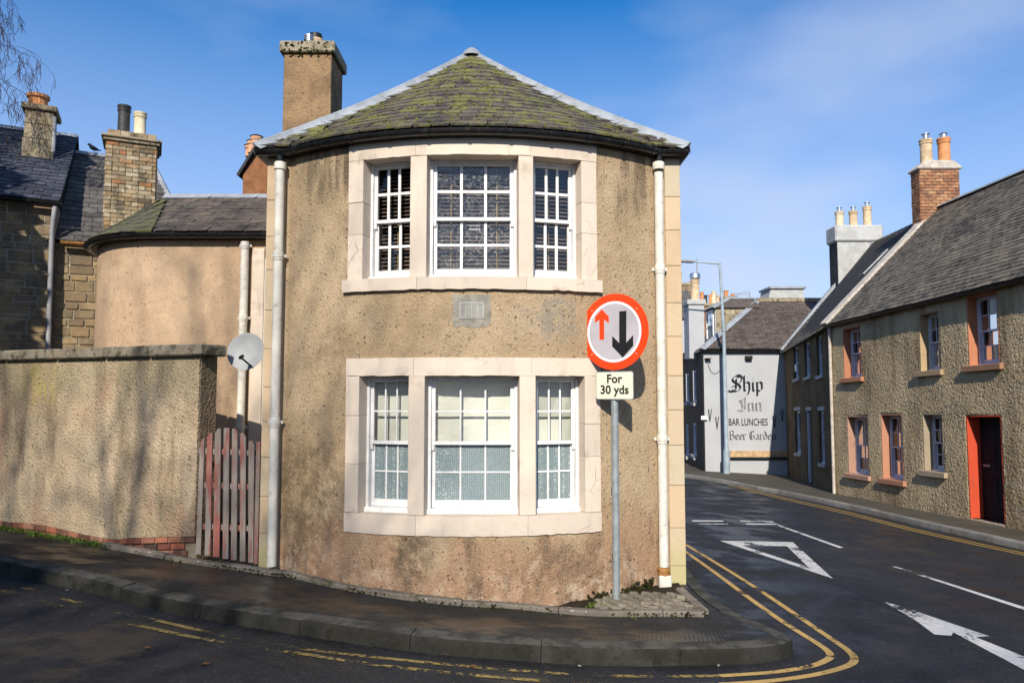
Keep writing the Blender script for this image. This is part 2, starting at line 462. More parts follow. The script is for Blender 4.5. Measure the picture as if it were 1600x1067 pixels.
MAT['inn_shaded'] = plain('inn_shaded', (.06, .055, .05), .8, .2, var=.1)  # side wall tone, darkened to carry the shade on that side
MAT['chim_grey'] = plain('chimney_grey', (.42, .42, .40), .9, .1, var=.12, vs_=3, bump=.3, bs=30, dirt=(.30, .29, .27))
MAT['chim_dark'] = plain('chimney_dark', (.05, .05, .052), .9, .1, var=.3, vs_=3)
MAT['chim_brown'] = plain('chimney_brown', (.23, .105, .05), .95, .1, var=.25, vs_=5, bump=.6, bs=45)
MAT['pot_buff'] = plain('pot_buff', (.56, .42, .26), .8, .2, var=.2, vs_=6, dirt=(.3, .22, .14))
MAT['pot_cream'] = plain('pot_cream', (.62, .53, .36), .8, .2, var=.15, vs_=6, dirt=(.4, .33, .22))
MAT['pot_orange'] = plain('pot_orange', (.55, .24, .10), .8, .2, var=.2, vs_=6, dirt=(.3, .16, .09))
MAT['pot_black'] = plain('pot_black', (.028, .028, .03), .6, .3, var=.3, vs_=9, dirt=(.16, .15, .14), ds=.5)
MAT['pot_peach'] = plain('pot_peach', (.60, .33, .20), .8, .2, var=.15)
def stack_render():
    t = NT('stack_render', .95, .1)
    base = t.mix(t.mr(t.noise(2.5, 5, .65), .3, .7), (.17, .11, .065), (.33, .22, .12))
    base = t.mix(t.mr(t.noise(28, 2), .58, .7, 0, .7), base, (.09, .06, .035))
    base = t.mix(t.mr(t.noise(45, 2), .63, .7, 0, .5), base, (.42, .31, .19))
    t.set('Base Color', base); t.bump(t.noise(32, 4, .65), .8, .02); return t.m
MAT['stack_render'] = stack_render()
def mossy_stone(name, a, b, moss=(.12, .13, .02), amt=.52, lich=True, worn=None):
    t = NT(name, .92, .12)
    base = t.mix(t.mr(t.noise(4, 5, .65), .3, .7), a, b)
    base = t.mix(1.0, base, t.mr(t.rand(), 0, 1, .82, 1.15), 'MULTIPLY')
    if lich: base = t.mix(t.mr(t.noise(24, 3), .66, .70, 0, .8), base, (.5, .47, .42))
    base = t.mix(t.mr(t.noise(7, 5, .7), amt, amt + .15, 0, .85), base, moss)
    if worn:                                          # paler tone where faces point up, broken by noise
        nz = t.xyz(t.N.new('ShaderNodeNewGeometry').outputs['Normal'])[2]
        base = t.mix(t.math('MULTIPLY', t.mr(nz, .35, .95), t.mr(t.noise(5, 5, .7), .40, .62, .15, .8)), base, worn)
    t.set('Base Color', base); t.bump(t.noise(28, 5, .65), .7, .015); return t.m
MAT['cope_stone'] = mossy_stone('cope_stone', (.19, .16, .115), (.33, .28, .20), (.045, .040, .026), .49)
MAT['stack_cap'] = mossy_stone('stack_cap', (.26, .22, .16), (.36, .31, .22), (.05, .055, .012), .5)
MAT['old_stack'] = mossy_stone('old_stack', (.24, .195, .125), (.38, .32, .22), (.06, .05, .035), .5)
def rubble(name, cols, dirt, soot=None):
    t = NT(name, .92, .12)
    base = t.ramp(t.rand(), [(i / (len(cols) - 1), c) for i, c in enumerate(cols)])
    base = t.mix(t.mr(t.noise(5, 6, .65), .42, .75, 0, .55), base, dirt)
    base = t.mix(t.mr(t.noise(22, 4, .7), .58, .72, 0, .4), base, (.5, .42, .3))
    if soot: base = t.mix(t.mr(t.noise(2.1, 5, .7), .46, .62, 0, .8), base, soot)
    t.set('Base Color', base); t.bump(t.noise(24, 5, .65), .7, .02); return t.m
MAT['rubble'] = rubble('rubble', [(.31, .215, .105), (.23, .165, .09), (.37, .265, .135), (.27, .20, .12), (.18, .13, .08), (.34, .245, .125)], (.11, .08, .05), soot=(.13, .105, .075))
MAT['stack_brick'] = rubble('stack_brick', [(.42, .33, .20), (.47, .40, .28), (.30, .22, .12), (.38, .30, .18), (.20, .14, .085), (.50, .43, .31), (.36, .26, .14), (.14, .10, .07), (.40, .31, .19), (.34, .15, .06)], (.05, .042, .032), soot=(.085, .072, .052))
MAT['red_brick'] = rubble('red_brick', [(.33, .15, .075), (.42, .21, .11), (.27, .125, .07), (.46, .27, .15), (.36, .17, .085), (.20, .10, .07)], (.12, .065, .045))
MAT['base_brick'] = rubble('base_brick', [(.36, .12, .065), (.42, .20, .13), (.24, .08, .05), (.045, .038, .034), (.36, .15, .09), (.07, .05, .045)], (.045, .034, .03))
MAT['mortar'] = plain('mortar', (.33, .285, .215), .95, .1, var=.2, vs_=6, bump=.5, bs=40, dirt=(.2, .17, .12))
MAT['mortar_dark'] = plain('mortar_dark', (.20, .165, .12), .95, .1, var=.3, vs_=6, bump=.5, bs=40)
# ---- timber
def gate_wood():
    t = NT('gate_wood', .85, .15)
    gr = t.noise(14, 6, .7, vec=t.stretch((2.2, 2.2, .12)))
    r = t.rand()
    grey = t.mix(gr, (.13, .105, .085), (.38, .33, .28))
    red = t.mix(gr, (.20, .055, .04), (.36, .15, .12))
    f = t.mr(t.math('ADD', t.noise(7, 6, .75, vec=t.stretch((1.6, 1.6, .22))), t.math('MULTIPLY', t.math('SUBTRACT', r, .5), .12)), .46, .57)
    t.set('Base Color', t.mix(f, grey, red)); t.bump(gr, .5, .01); return t.m
MAT['gate_wood'] = gate_wood()
MAT['new_wood'] = plain('new_wood', (.46, .31, .17), .8, .2, var=.25, vs_=7)
MAT['sash_dark'] = plain('door_paint', (.011, .018, .022), .65, .12, var=.2)
# ---- glass, blinds
def glass(name, tint=(.92, .93, .92), dust=0.0):
    t = NT(name); N, L = t.N, t.L
    tr = N.new('ShaderNodeBsdfTransparent'); tr.inputs[0].default_value = (*tint, 1)
    gl = N.new('ShaderNodeBsdfGlossy'); gl.inputs['Roughness'].default_value = .015
    bp = N.new('ShaderNodeBump'); bp.inputs['Strength'].default_value = .05; bp.inputs['Distance'].default_value = .02
    L.new(t.noise(3, 2), bp.inputs['Height']); L.new(bp.outputs[0], gl.inputs['Normal'])
    fr = N.new('ShaderNodeFresnel'); fr.inputs['IOR'].default_value = 1.5
    k = t.math('MINIMUM', t.math('MULTIPLY', fr.outputs[0], 1.9), 1.0)
    mx = N.new('ShaderNodeMixShader'); L.new(k, mx.inputs[0]); L.new(tr.outputs[0], mx.inputs[1]); L.new(gl.outputs[0], mx.inputs[2])
    res = mx.outputs[0]
    if dust:
        df = N.new('ShaderNodeBsdfDiffuse'); df.inputs[0].default_value = (.55, .55, .52, 1)
        m2 = N.new('ShaderNodeMixShader')
        f = t.math('MULTIPLY', t.mr(t.noise(48, 4, .75), .46, .68), t.mr(t.noise(2.2, 3), .3, .7, .25 * dust, dust))
        L.new(f, m2.inputs[0]); L.new(res, m2.inputs[1]); L.new(df.outputs[0], m2.inputs[2]); res = m2.outputs[0]
    L.new(res, t.out.inputs['Surface'])
    return t.m
MAT['glass'] = glass('window_glass')
MAT['glass_dusty'] = glass('window_glass_dusty', dust=.5)
def film():
    t = NT('patterned_film', .35, .4)
    v = t.voro(44, 'DISTANCE_TO_EDGE', rand=.45); w = t.voro(88, 'F1', rand=.5)
    c = t.mix(t.mr(v, .03, .10), (.44, .49, .48), (.165, .215, .22))
    c = t.mix(t.mr(w, .16, .30, .9, 0), c, (.045, .075, .085))
    c = t.mix(t.mr(t.noise(1.6, 4), .4, .7, 0, .35), c, (.10, .15, .15))
    t.set('Base Color', c); return t.m
MAT['film'] = film()
MAT['cream_blind'] = plain('cream_blind', (.76, .76, .65), .8, .2, var=.03)
MAT['dark_blind'] = plain('dark_blind', (.19, .14, .115), .5, .3, var=.15)
MAT['blind_tape'] = plain('blind_tape', (.32, .22, .10), .7, .2, var=.1)
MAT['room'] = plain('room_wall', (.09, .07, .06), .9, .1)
MAT['curtain_red'] = plain('curtain_red', (.35, .03, .03), .9, .1)
# ---- ground
def asphalt(name, a, b, wet=.4, patch=None, rib=None, cracks=True, stain=None):
    t = NT(name, .8, .34)
    base = t.mix(t.mr(t.noise(.8, 6, .65), .3, .7), a, b)
    base = t.mix(t.mr(t.noise(42, 3, .7), .54, .72, 0, .7), base, tuple(x * 2.4 + .022 for x in b))
    base = t.mix(t.mr(t.noise(24, 3, .7), .56, .72, 0, .6), base, tuple(x * .35 for x in a))
    base = t.mix(t.mr(t.noise(120, 2), .66, .74, 0, .5), base, (.22, .21, .19))
    if stain: base = t.mix(t.mr(t.noise(2.1, 5, .65), .5, .66, 0, .75), base, stain)
    if cracks:
        cv = t.voro(.55, 'DISTANCE_TO_EDGE', vec=t.stretch((1, .6, 1)))
        base = t.mix(t.math('MULTIPLY', t.mr(cv, 0, .008, 1, 0), t.mr(t.noise(.5, 2), .5, .6, 0, .6)), base, tuple(x * .3 for x in a))
    if patch:
        xy = t.xyz(); q = t.math('ADD', xy[1], t.math('MULTIPLY', xy[0], patch[0]))
        f = t.mr(t.math('ADD', q, t.mr(t.noise(5, 4), .2, .8, -.05, .05)), patch[1] + .03, patch[1] - .03)
        base = t.mix(t.math('MULTIPLY', f, .85), base, patch[2])
    t.set('Base Color', base)
    t.set('Roughness', t.mr(t.noise(1.3, 5, .65), .38, .62, .86 - wet * .8, .92))
    h = t.math('ADD', t.noise(48, 3, .7), t.math('MULTIPLY', t.voro(34, 'F1'), -.7))
    if rib:
        xy = t.xyz(); ph = t.math('SINE', t.math('MULTIPLY', t.math('ADD', xy[0], t.math('MULTIPLY', xy[1], rib[0])), rib[1]))
        m = t.math('MULTIPLY', t.mr(xy[0], -1.3, -.6), t.mr(t.noise(1.4, 4), .4, .55))
        h = t.math('ADD', h, t.math('MULTIPLY', t.math('MULTIPLY', ph, m), .55))
    t.bump(h, .6, .010)
    return t.m
MAT['road'] = asphalt('road_asphalt', (.0105, .0103, .0105), (.021, .0205, .021), wet=.66, patch=(.55, 3.35, (.016, .016, .017)))
MAT['pavement'] = asphalt('pavement_asphalt', (.0115, .0105, .009), (.025, .023, .0195), wet=.72, rib=(-.18, 175), stain=(.013, .0115, .0085))
MAT['road_patch'] = asphalt('road_patch', (.011, .011, .012), (.019, .019, .02), wet=.5, cracks=False)
MAT['far_pavement'] = asphalt('far_pavement', (.05, .042, .03), (.085, .072, .052), wet=.25)
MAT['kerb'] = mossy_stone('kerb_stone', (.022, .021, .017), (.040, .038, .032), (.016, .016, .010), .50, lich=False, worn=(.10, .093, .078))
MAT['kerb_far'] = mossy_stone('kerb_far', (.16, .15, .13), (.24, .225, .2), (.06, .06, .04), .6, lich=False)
MAT['edging'] = mossy_stone('edging_stone', (.14, .118, .094), (.22, .19, .15), (.05, .05, .018), .53)
MAT['sett'] = mossy_stone('sett', (.15, .128, .095), (.23, .20, .15), (.05, .046, .028), .52, lich=False)
MAT['soil'] = plain('soil', (.028, .022, .014), .95, .1, var=.4, vs_=15, bump=.8, bs=40)
def paint_line(name, c, thr):
    t = NT(name, .7, .3)
    t.set('Base Color', t.mix(t.mr(t.noise(20, 4, .7), .4, .75, 0, .6), c, tuple(x * .45 for x in c)))
    f = t.mr(t.math('ADD', t.math('MULTIPLY', t.noise(2.3, 3, .6), .55), t.math('MULTIPLY', t.noise(26, 4, .75), .45)), thr, thr + .05)
    t.wear(f); return t.m
MAT['yellow_worn_shade'] = paint_line('yellow_worn_shade', (.32, .225, .07), .512)  # worn thin; colour also dulled for the shade on the left lines
MAT['yellow'] = paint_line('yellow_line', (.52, .33, .105), .415)
MAT['yellow_far'] = paint_line('yellow_far', (.50, .30, .07), .36)
MAT['white_line'] = paint_line('white_line', (.60, .58, .54), .43)
MAT['grass'] = plain('grass_blade', (.10, .16, .025), .8, .2, var=.4, vs_=12)
MAT['moss'] = plain('moss', (.032, .032, .012), .95, .05, var=.5, vs_=14, bump=.8, bs=60)
MAT['moss_green'] = plain('moss_green', (.15, .155, .04), .95, .05, var=.4, vs_=14, bump=.8, bs=60)
MAT['leaf_brown'] = plain('leaf_brown', (.16, .08, .035), .8, .2, var=.3)
MAT['bark'] = plain('bark', (.09, .075, .06), .9, .1, var=.3, vs_=5, bump=.6, bs=20)
MAT['twig'] = plain('twig', (.055, .032, .025), .9, .1, var=.2)
MAT['leaf'] = plain('evergreen_leaf', (.035, .06, .02), .6, .3, var=.4, vs_=4)
MAT['feather'] = plain('feather', (.012, .012, .014), .6, .3)
MAT['dish'] = plain('dish_grey', (.33, .34, .34), .5, .3, var=.08, vs_=4, dirt=(.36, .36, .34))
MAT['mesh_brown'] = plain('mesh_brown', (.16, .10, .07), .7, .3, var=.2)

# ================================================================ THE GROUND
road = MB()
road.grid(breaks([-140, -12], 20)[:-1] + breaks([-12, 8], .3)[:-1] + breaks([8, 160], 20), breaks([-60, 2], 20)[:-1] + breaks([2, 14], .3)[:-1] + breaks([14, 260], 20), lambda x, y: (x, y, gz(x, y)))
ROAD = structure(road.build('road', MAT['road']), 'dark asphalt road surface sloping down round the corner')

def on_road(pts, h): return [Vector((p[0], p[1], gz(p[0], p[1]) + h)) for p in pts]
def smooth_path(pts, n=6):
    pts = [Vector((p[0], p[1])) for p in pts]; out = []
    for i in range(len(pts) - 1):
        p0 = pts[max(i - 1, 0)]; p1 = pts[i]; p2 = pts[i + 1]; p3 = pts[min(i + 2, len(pts) - 1)]
        for k in range(n):
            t = k / n
            out.append(.5 * ((2 * p1) + (p2 - p0) * t + (2 * p0 - 5 * p1 + 4 * p2 - p3) * t * t + (3 * p1 - p0 - 3 * p2 + p3) * t ** 3))
    return out + [pts[-1]]
def offset_path(pts, d):
    """shift a 2D path to the left of travel by d"""
    out = []
    for i, p in enumerate(pts):
        t = (pts[min(i + 1, len(pts) - 1)] - pts[max(i - 1, 0)]).normalized()
        out.append(p + Vector((-t.y, t.x)) * d)
    return out
def cut_lengths(pts, lengths):
    """cut a dense 2D path into pieces of the given lengths"""
    out = []; cur = [pts[0]]; want = lengths(0); acc = 0; k = 0
    for a, b in zip(pts, pts[1:]):
        cur.append(b); acc += (b - a).length
        if acc >= want:
            out.append(cur); cur = [b]; acc = 0; k += 1; want = lengths(k)
    if len(cur) > 1: out.append(cur)
    return out

# near kerb: runs in from the far left, round the corner and up the side street
kp = [(-30, 23.0), (-20, 16.0), (-12, 11.2), (-7.6, 8.75)] + [tuple(G(x, y).xy) for x, y in ((0, 896), (136, 925), (240, 952), (400, 981), (640, 1017), (800, 1031), (950, 1040), (1125, 1038))] + \
     [(1.98, 5.92), (2.26, 6.12), (2.32, 6.36), (2.22, 6.75), (2.10, 7.4), (2.09, 8.3), (2.16, 9.4), (2.5, 13), (3.0, 18), (3.2, 24)]
kpath = smooth_path(kp, 10)
K_H, K_W = .125, .15
PAV = MB()
inner = offset_path(kpath, K_W)
back = []
for p in inner:
    back.append(p)
# pavement: a strip from the back of the kerb to under the walls
def pave_off(x, d):     # the footway sags from the kerb towards the foot of the house
    s_ = min(1, d / 1.35); s_ = s_ * s_ * (3 - 2 * s_)
    return K_H - .008 - (.105) * s_
poly_outer = inner[::2] + [inner[-1]]
def pz(x, y):
    w = Vector((x, y)); d = min((w - p).length_squared for p in poly_outer) ** .5
    return gz(x, y) + pave_off(x, d)
ring = [(p.x, p.y) for p in offset_path(kpath, K_W * .45)][::2] + [(3.15, 24), (1.0, 24), (1.0, 30), (-29.8, 30)]
def in_ring(x, y):
    c_ = False; j = len(ring) - 1
    for i in range(len(ring)):
        (xi, yi), (xj, yj) = ring[i], ring[j]
        if (yi > y) != (yj > y) and x < (xj - xi) * (y - yi) / (yj - yi) + xi: c_ = not c_
        j = i
    return c_
hid = lambda x, y: (y > 8.6 and -2.6 < x < 1.8) or (y > 10.6 and x > -8 and x < 1.8)
PAV.grid(breaks([-11, 3.2], .11), breaks([5.0, 13.0], .11), lambda x, y: (x, y, 0), skip=lambda x, y: hid(x, y) or not in_ring(x, y))
used = sorted({i for f in PAV.f for i in f}); remap = {o: n for n, o in enumerate(used)}
PAV.v = [PAV.v[i] for i in used]; PAV.f = [tuple(remap[i] for i in f) for f in PAV.f]
for v in PAV.v: v.z = pz(v.x, v.y)
PAVEMENT = structure(PAV.build('pavement', MAT['pavement'], smooth='all'), 'dark worn asphalt pavement around the bow fronted house')

KP = [(0, -.06), (0, K_H - .035), (.012, K_H - .008), (.04, K_H), (K_W, K_H + .003), (K_W, -.06)]   # lateral measured towards the pavement
def kerb_run(path, name_parent, mat, length, prof=KP, skip=lambda p: False):
    for seg in cut_lengths(path, length):
        if len(seg) < 2 or skip(seg[0]): continue
        # pull the ends in for a joint
        a = seg[0].lerp(seg[1], min(.45, .003 / max(1e-6, (seg[1] - seg[0]).length)))
        b = seg[-1].lerp(seg[-2], min(.45, .003 / max(1e-6, (seg[-2] - seg[-1]).length)))
        pts = [a] + seg[1:-1] + [b]
        dz = rnd.uniform(-.006, .006)
        m = MB(); m.sweep([(-l, h) for l, h in prof], [(p.x, p.y, gz(p.x, p.y) + dz) for p in pts])
        m.build('kerb_stone', mat, name_parent, smooth=True)
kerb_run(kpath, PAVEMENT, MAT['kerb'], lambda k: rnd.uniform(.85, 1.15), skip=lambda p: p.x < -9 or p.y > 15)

# far pavement in front of the terrace and the inn
fk = [tuple(G(x, y, .11).xy) for x, y in ((1600, 849), (1390, 803), (1309, 785), (1215, 766))]
fk = [(fk[0][0] + 1.0, fk[0][1] - 8.5)] + fk + [(6.6, 26.6), (4.6, 30.0), (2.0, 34.0), (0, 38)]
fpath = smooth_path(fk, 8)
fin = offset_path(fpath, -.14)
FP = MB(); vv = []; fs = []
for p in fin:
    q = Vector((13.0, p.y)) if p.y < 24 else Vector((max(13.0 - (p.y - 24) * .35, p.x + 2.5), p.y + 6 + (p.y - 24) * .3))
    for k in range(5):
        w = p.lerp(q, k / 4); vv.append((w.x, w.y, gz(w.x, w.y) + .105))
for i in range(len(fin) - 1):
    for k in range(4):
        a = i * 5 + k; fs.append((a, a + 1, a + 6, a + 5))
FP.add(vv, fs)
FAR_PAV = structure(FP.build('pavement', MAT['far_pavement'], smooth='all'), 'narrow pavement along the terrace and the inn')
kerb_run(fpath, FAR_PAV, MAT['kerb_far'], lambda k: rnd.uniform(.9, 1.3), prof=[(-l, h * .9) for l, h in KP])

# painted lines
def ribbon(name, pts2, w, mat, h=.004, n=8, dense=True):
    path = smooth_path(pts2, n) if dense and len(pts2) > 2 else [Vector(p) for p in pts2]
    a = offset_path(path, w / 2); b = offset_path(path, -w / 2)
    vs_ = [(p.x, p.y, gz(p.x, p.y) + h) for p in a] + [(p.x, p.y, gz(p.x, p.y) + h) for p in b]
    k = len(path)
    return MB().add(vs_, [(i, i + 1, k + i + 1, k + i) for i in range(k - 1)]).build(name, mat, ROAD, recalc=True)
gp = lambda pts: [tuple(G(x, y).xy) for x, y in pts]
lw = .055
la = gp([(-260, 862), (0, 910), (72, 928), (160, 951), (256, 972), (380, 999), (500, 1017), (617, 1030), (800, 1047), (963, 1056), (1125, 1056)])
lb = gp([(-260, 872), (0, 922), (48, 934), (144, 961), (224, 979), (328, 1000), (476, 1022), (600, 1040), (775, 1058), (963, 1070), (1125, 1069)])
ribbon('yellow_line', la, lw, MAT['yellow_worn_shade'])
ribbon('yellow_line', lb, lw, MAT['yellow_worn_shade'])
ca = gp([(1125, 1056), (1200, 1051), (1239, 1046), (1270, 1040), (1290, 1032), (1298, 1025), (1292, 1016), (1275, 1004), (1232, 977), (1169, 933), (1071, 862)])
cb = gp([(1125, 1069), (1190, 1065), (1250, 1058), (1292, 1050), (1325, 1040), (1335, 1031), (1328, 1019), (1299, 998), (1208, 936), (1120, 880), (1070, 850)])
for c_ in (ca, cb):
    e = Vector(c_[-1]) + (Vector(c_[-1]) - Vector(c_[-2])).normalized() * 9
    ribbon('yellow_line', c_ + [tuple(e)], lw * 1.15, MAT['yellow'], n=6)
ra = gp([(1760, 897), (1600, 864), (1439, 829), (1320, 799), (1215, 775), (1138, 756)])
rb_ = gp([(1760, 901), (1600, 867), (1439, 832), (1320, 802), (1215, 777.5), (1138, 758)])
ribbon('yellow_line', ra, .06, MAT['yellow_far']); ribbon('yellow_line', rb_, .06, MAT['yellow_far'])
def paint_poly(name, polys, mat, h=.004):
    m = MB()
    for poly in polys:
        pts = on_road(gp(poly), h); m.add([tuple(p) for p in pts], [tuple(range(len(pts)))])
    return m.build(name, mat, ROAD)
z2 = lambda pts: [(1040 + .35 * x, 720 + .35 * y) for x, y in pts]
for q in ([(115, 265), (255, 266), (260, 271), (122, 271)], [(143, 279), (278, 279), (284, 284), (150, 284)], [(330, 266), (478, 268), (486, 274), (338, 272)], [(356, 279), (488, 279), (496, 285), (362, 285)]):
    paint_poly('give_way_dash', [z2(q)], MAT['white_line'])
paint_poly('centre_line', [z2([(486, 275), (505, 285), (795, 387), (775, 389), (510, 293)])], MAT['white_line'])
o3 = [(240, 356), (567, 362), (748, 526)]; i3 = [(343, 378), (542, 381), (636, 474)]
tri = MB(); pts = on_road(gp(z2(o3)) + gp(z2(i3)), .004)
tri.add([tuple(p) for p in pts], [(0, 1, 4, 3), (1, 2, 5, 4), (2, 0, 3, 5)])
tri.build('give_way_triangle', MAT['white_line'], ROAD)
paint_poly('centre_line', [z2([(1010, 471), (1035, 473), (1700, 684), (1700, 700), (1600, 665)])], MAT['white_line'])
arw = MB()
for q in ([(975, 629), (1040, 645), (1445, 783), (1380, 787), (1285, 765), (1275, 781), (1200, 775), (1120, 715)], [(1285, 766), (1382, 786), (1680, 905), (1680, 975)]):
    arw.add([tuple(p) for p in on_road(gp(z2(q)), .004)], [tuple(range(len(q)))])
pt_ = MB(); q_ = on_road(gp([(1290, 905), (1340, 900), (1475, 955), (1640, 1015), (1640, 1045), (1440, 972)]), .002); pt_.add([tuple(p) for p in q_], [tuple(range(len(q_)))]); pt_.build('road_patch', MAT['road_patch'], ROAD)
arw.build('direction_arrow', MAT['white_line'], ROAD)

# ================================================================ THE BOW-FRONTED HOUSE
XC, YF, SAG, HALF = -.44, 8.3, .70, 2.10
RB = (HALF ** 2 + SAG ** 2) / (2 * SAG)
YB = YF - SAG + RB                                     # centre of the bow
TMAX = math.asin(HALF / RB)
XL, XR = -2.80, 1.92
def bow(t, r, z): return Vector((XC + r * math.sin(t), YB - r * math.cos(t), z))
def bow_px(px, py, r=None):
    r = r or RB
    d = ray(px, py); ox, oy = -XC, -YB
    a = d.x ** 2 + d.y ** 2; b = 2 * (d.x * ox + d.y * oy); c = ox * ox + oy * oy - r * r
    t = (-b - math.sqrt(b * b - 4 * a * c)) / (2 * a)
    p = d * t
    return math.atan2(p.x - XC, YB - p.y), p.z + EYE
ang = lambda px, py: bow_px(px, py)[0]
zc = lambda py: bow_px(737, py)[1]
HOUSE = thing('bow_fronted_house', 'tan rendered two storey house with curved front and mossy slate roof', 'house', (XC, 11, gz(XC, 8.3)))
Z_TOP = 4.885
up_rect = (ang(545, 340), ang(932, 340), zc(452.5), Z_TOP)
lo_rect = (ang(540, 700), ang(938, 700), zc(838), zc(558))
wall = MB()
tb = breaks([-TMAX, TMAX, up_rect[0], up_rect[1], lo_rect[0], lo_rect[1]], R_(2))
zb = breaks([-.4, Z_TOP, up_rect[2], lo_rect[2], lo_rect[3]], .5)
inside = lambda t, z: any(r[0] < t < r[1] and r[2] < z < r[3] for r in (up_rect, lo_rect))
wall.grid(tb, zb, lambda t, z: bow(t, RB, z), skip=inside)
YBK = 16.5
for x0, x1 in ((XL, XC - HALF), (XC + HALF, XR)): wall.grid([x0, x1], [-.4, Z_TOP], lambda x, z: (x, YF, z))
for x in (XL, XR): wall.grid([YF, YBK], [-.4, Z_TOP], lambda y, z, x=x: (x, y, z))
wall.grid([XL, XR], [-.4, Z_TOP], lambda x, z: (x, YBK, z))
HW = wall.build('wall', MAT['house_render'], HOUSE, recalc=False)
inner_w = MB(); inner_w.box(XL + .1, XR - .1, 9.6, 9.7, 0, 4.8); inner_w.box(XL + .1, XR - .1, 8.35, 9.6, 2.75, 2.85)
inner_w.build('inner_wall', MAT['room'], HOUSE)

# corner stones on both flanks
for x0, x1 in ((XL - .004, XC - HALF - .05), (XC + HALF + .09, XR + .004)):
    z = -.15; k = 0
    while z < Z_TOP - .02:
        h = rnd.uniform(.38, .47); z1 = min(z + h, Z_TOP)
        if Z_TOP - z1 < .15: z1 = Z_TOP
        m = MB(); m.box(x0, x1, YF - .012 - rnd.uniform(0, .003), YF + .25, z + .003, z1 - .002); m.build('quoin_stone', MAT['quoin'], HW, bevel=.003); z = z1; k += 1

# window margins: separate stones following the curve
def arc_block(t0, t1, z0, z1, r0, r1, gap=.0012, chip=0.0):
    m = MB(); ts = frange(t0 + gap / RB, t1 - gap / RB, R_(1.1) if chip else R_(2.5)); n = len(ts)
    vs_ = []; sd = rnd.uniform(0, 99)
    for t in ts:                                       # chipped lower arris
        j = chip * max(-.2, mnoise.noise(Vector((t * 60, sd, 0))) + .6 * mnoise.noise(Vector((t * 170, sd, 3))))
        vs_ += [bow(t, r0, z0 + gap), bow(t, r1 - abs(j) * .4, z0 + gap + j), bow(t, r1, z1 - gap - abs(j) * .3), bow(t, r0, z1 - gap)]
    fs_ = [(i * 4 + j, i * 4 + (j + 1) % 4, i * 4 + 4 + (j + 1) % 4, i * 4 + 4 + j) for i in range(n - 1) for j in range(4)]
    fs_ += [(3, 2, 1, 0), (4 * n - 4, 4 * n - 3, 4 * n - 2, 4 * n - 1)]
    return m.add([tuple(p) for p in vs_], fs_)
R0, R1 = RB - .34, RB + .014
def margin_stone(t0, t1, z0, z1, r1=R1, name='margin_stone'):
    ch_ = .011 if name in ('lintel_stone', 'sill_stone') else 0.0
    arc_block(t0, t1, z0, z1, R0, r1 + rnd.uniform(-.003, .004), chip=ch_).build(name, MAT['cream_stone'], HW, bevel=0 if ch_ else .004)
def margins(rect, op, zh, zs, sill_out, sill_h, py):
    a = [ang(x, py) for x in op]                       # six edges of the three openings
    m1, m2 = (a[1] + a[2]) / 2, (a[3] + a[4]) / 2
    for t0, t1 in ((rect[0], m1 - .01), (m1 - .01, m2 + .012), (m2 + .012, rect[1])):
        margin_stone(t0, t1, zh, rect[3], name='lintel_stone')
    k = 0.012 if sill_out > .01 else 0
    for t0, t1 in ((rect[0] - k, m1), (m1, m2), (m2, rect[1] + k)):
        margin_stone(t0, t1, rect[2], zs, R1 + sill_out, name='sill_stone')
    h = zh - zs
    for t0, t1 in ((rect[0], a[0]), (a[5], rect[1])):
        c1, c2 = zs + h * rnd.uniform(.3, .42), zs + h * rnd.uniform(.6, .72)
        for z0, z1 in ((zs, c1), (c1, c2), (c2, zh)): margin_stone(t0, t1, z0, z1, name='jamb_stone')
    margin_stone(a[1], a[2], zs, zh, name='mullion_stone'); margin_stone(a[3], a[4], zs, zh, name='mullion_stone')
    return [(a[0], a[1]), (a[2], a[3]), (a[4], a[5])], zs, zh
up_open = margins(up_rect, (568, 641, 667, 810, 833, 908), zc(242), zc(432.5), .032, 0, 340)
lo_open = margins(lo_rect, (561, 638, 663.5, 811.5, 837, 913.5), zc(587), zc(806), .004, 0, 700)

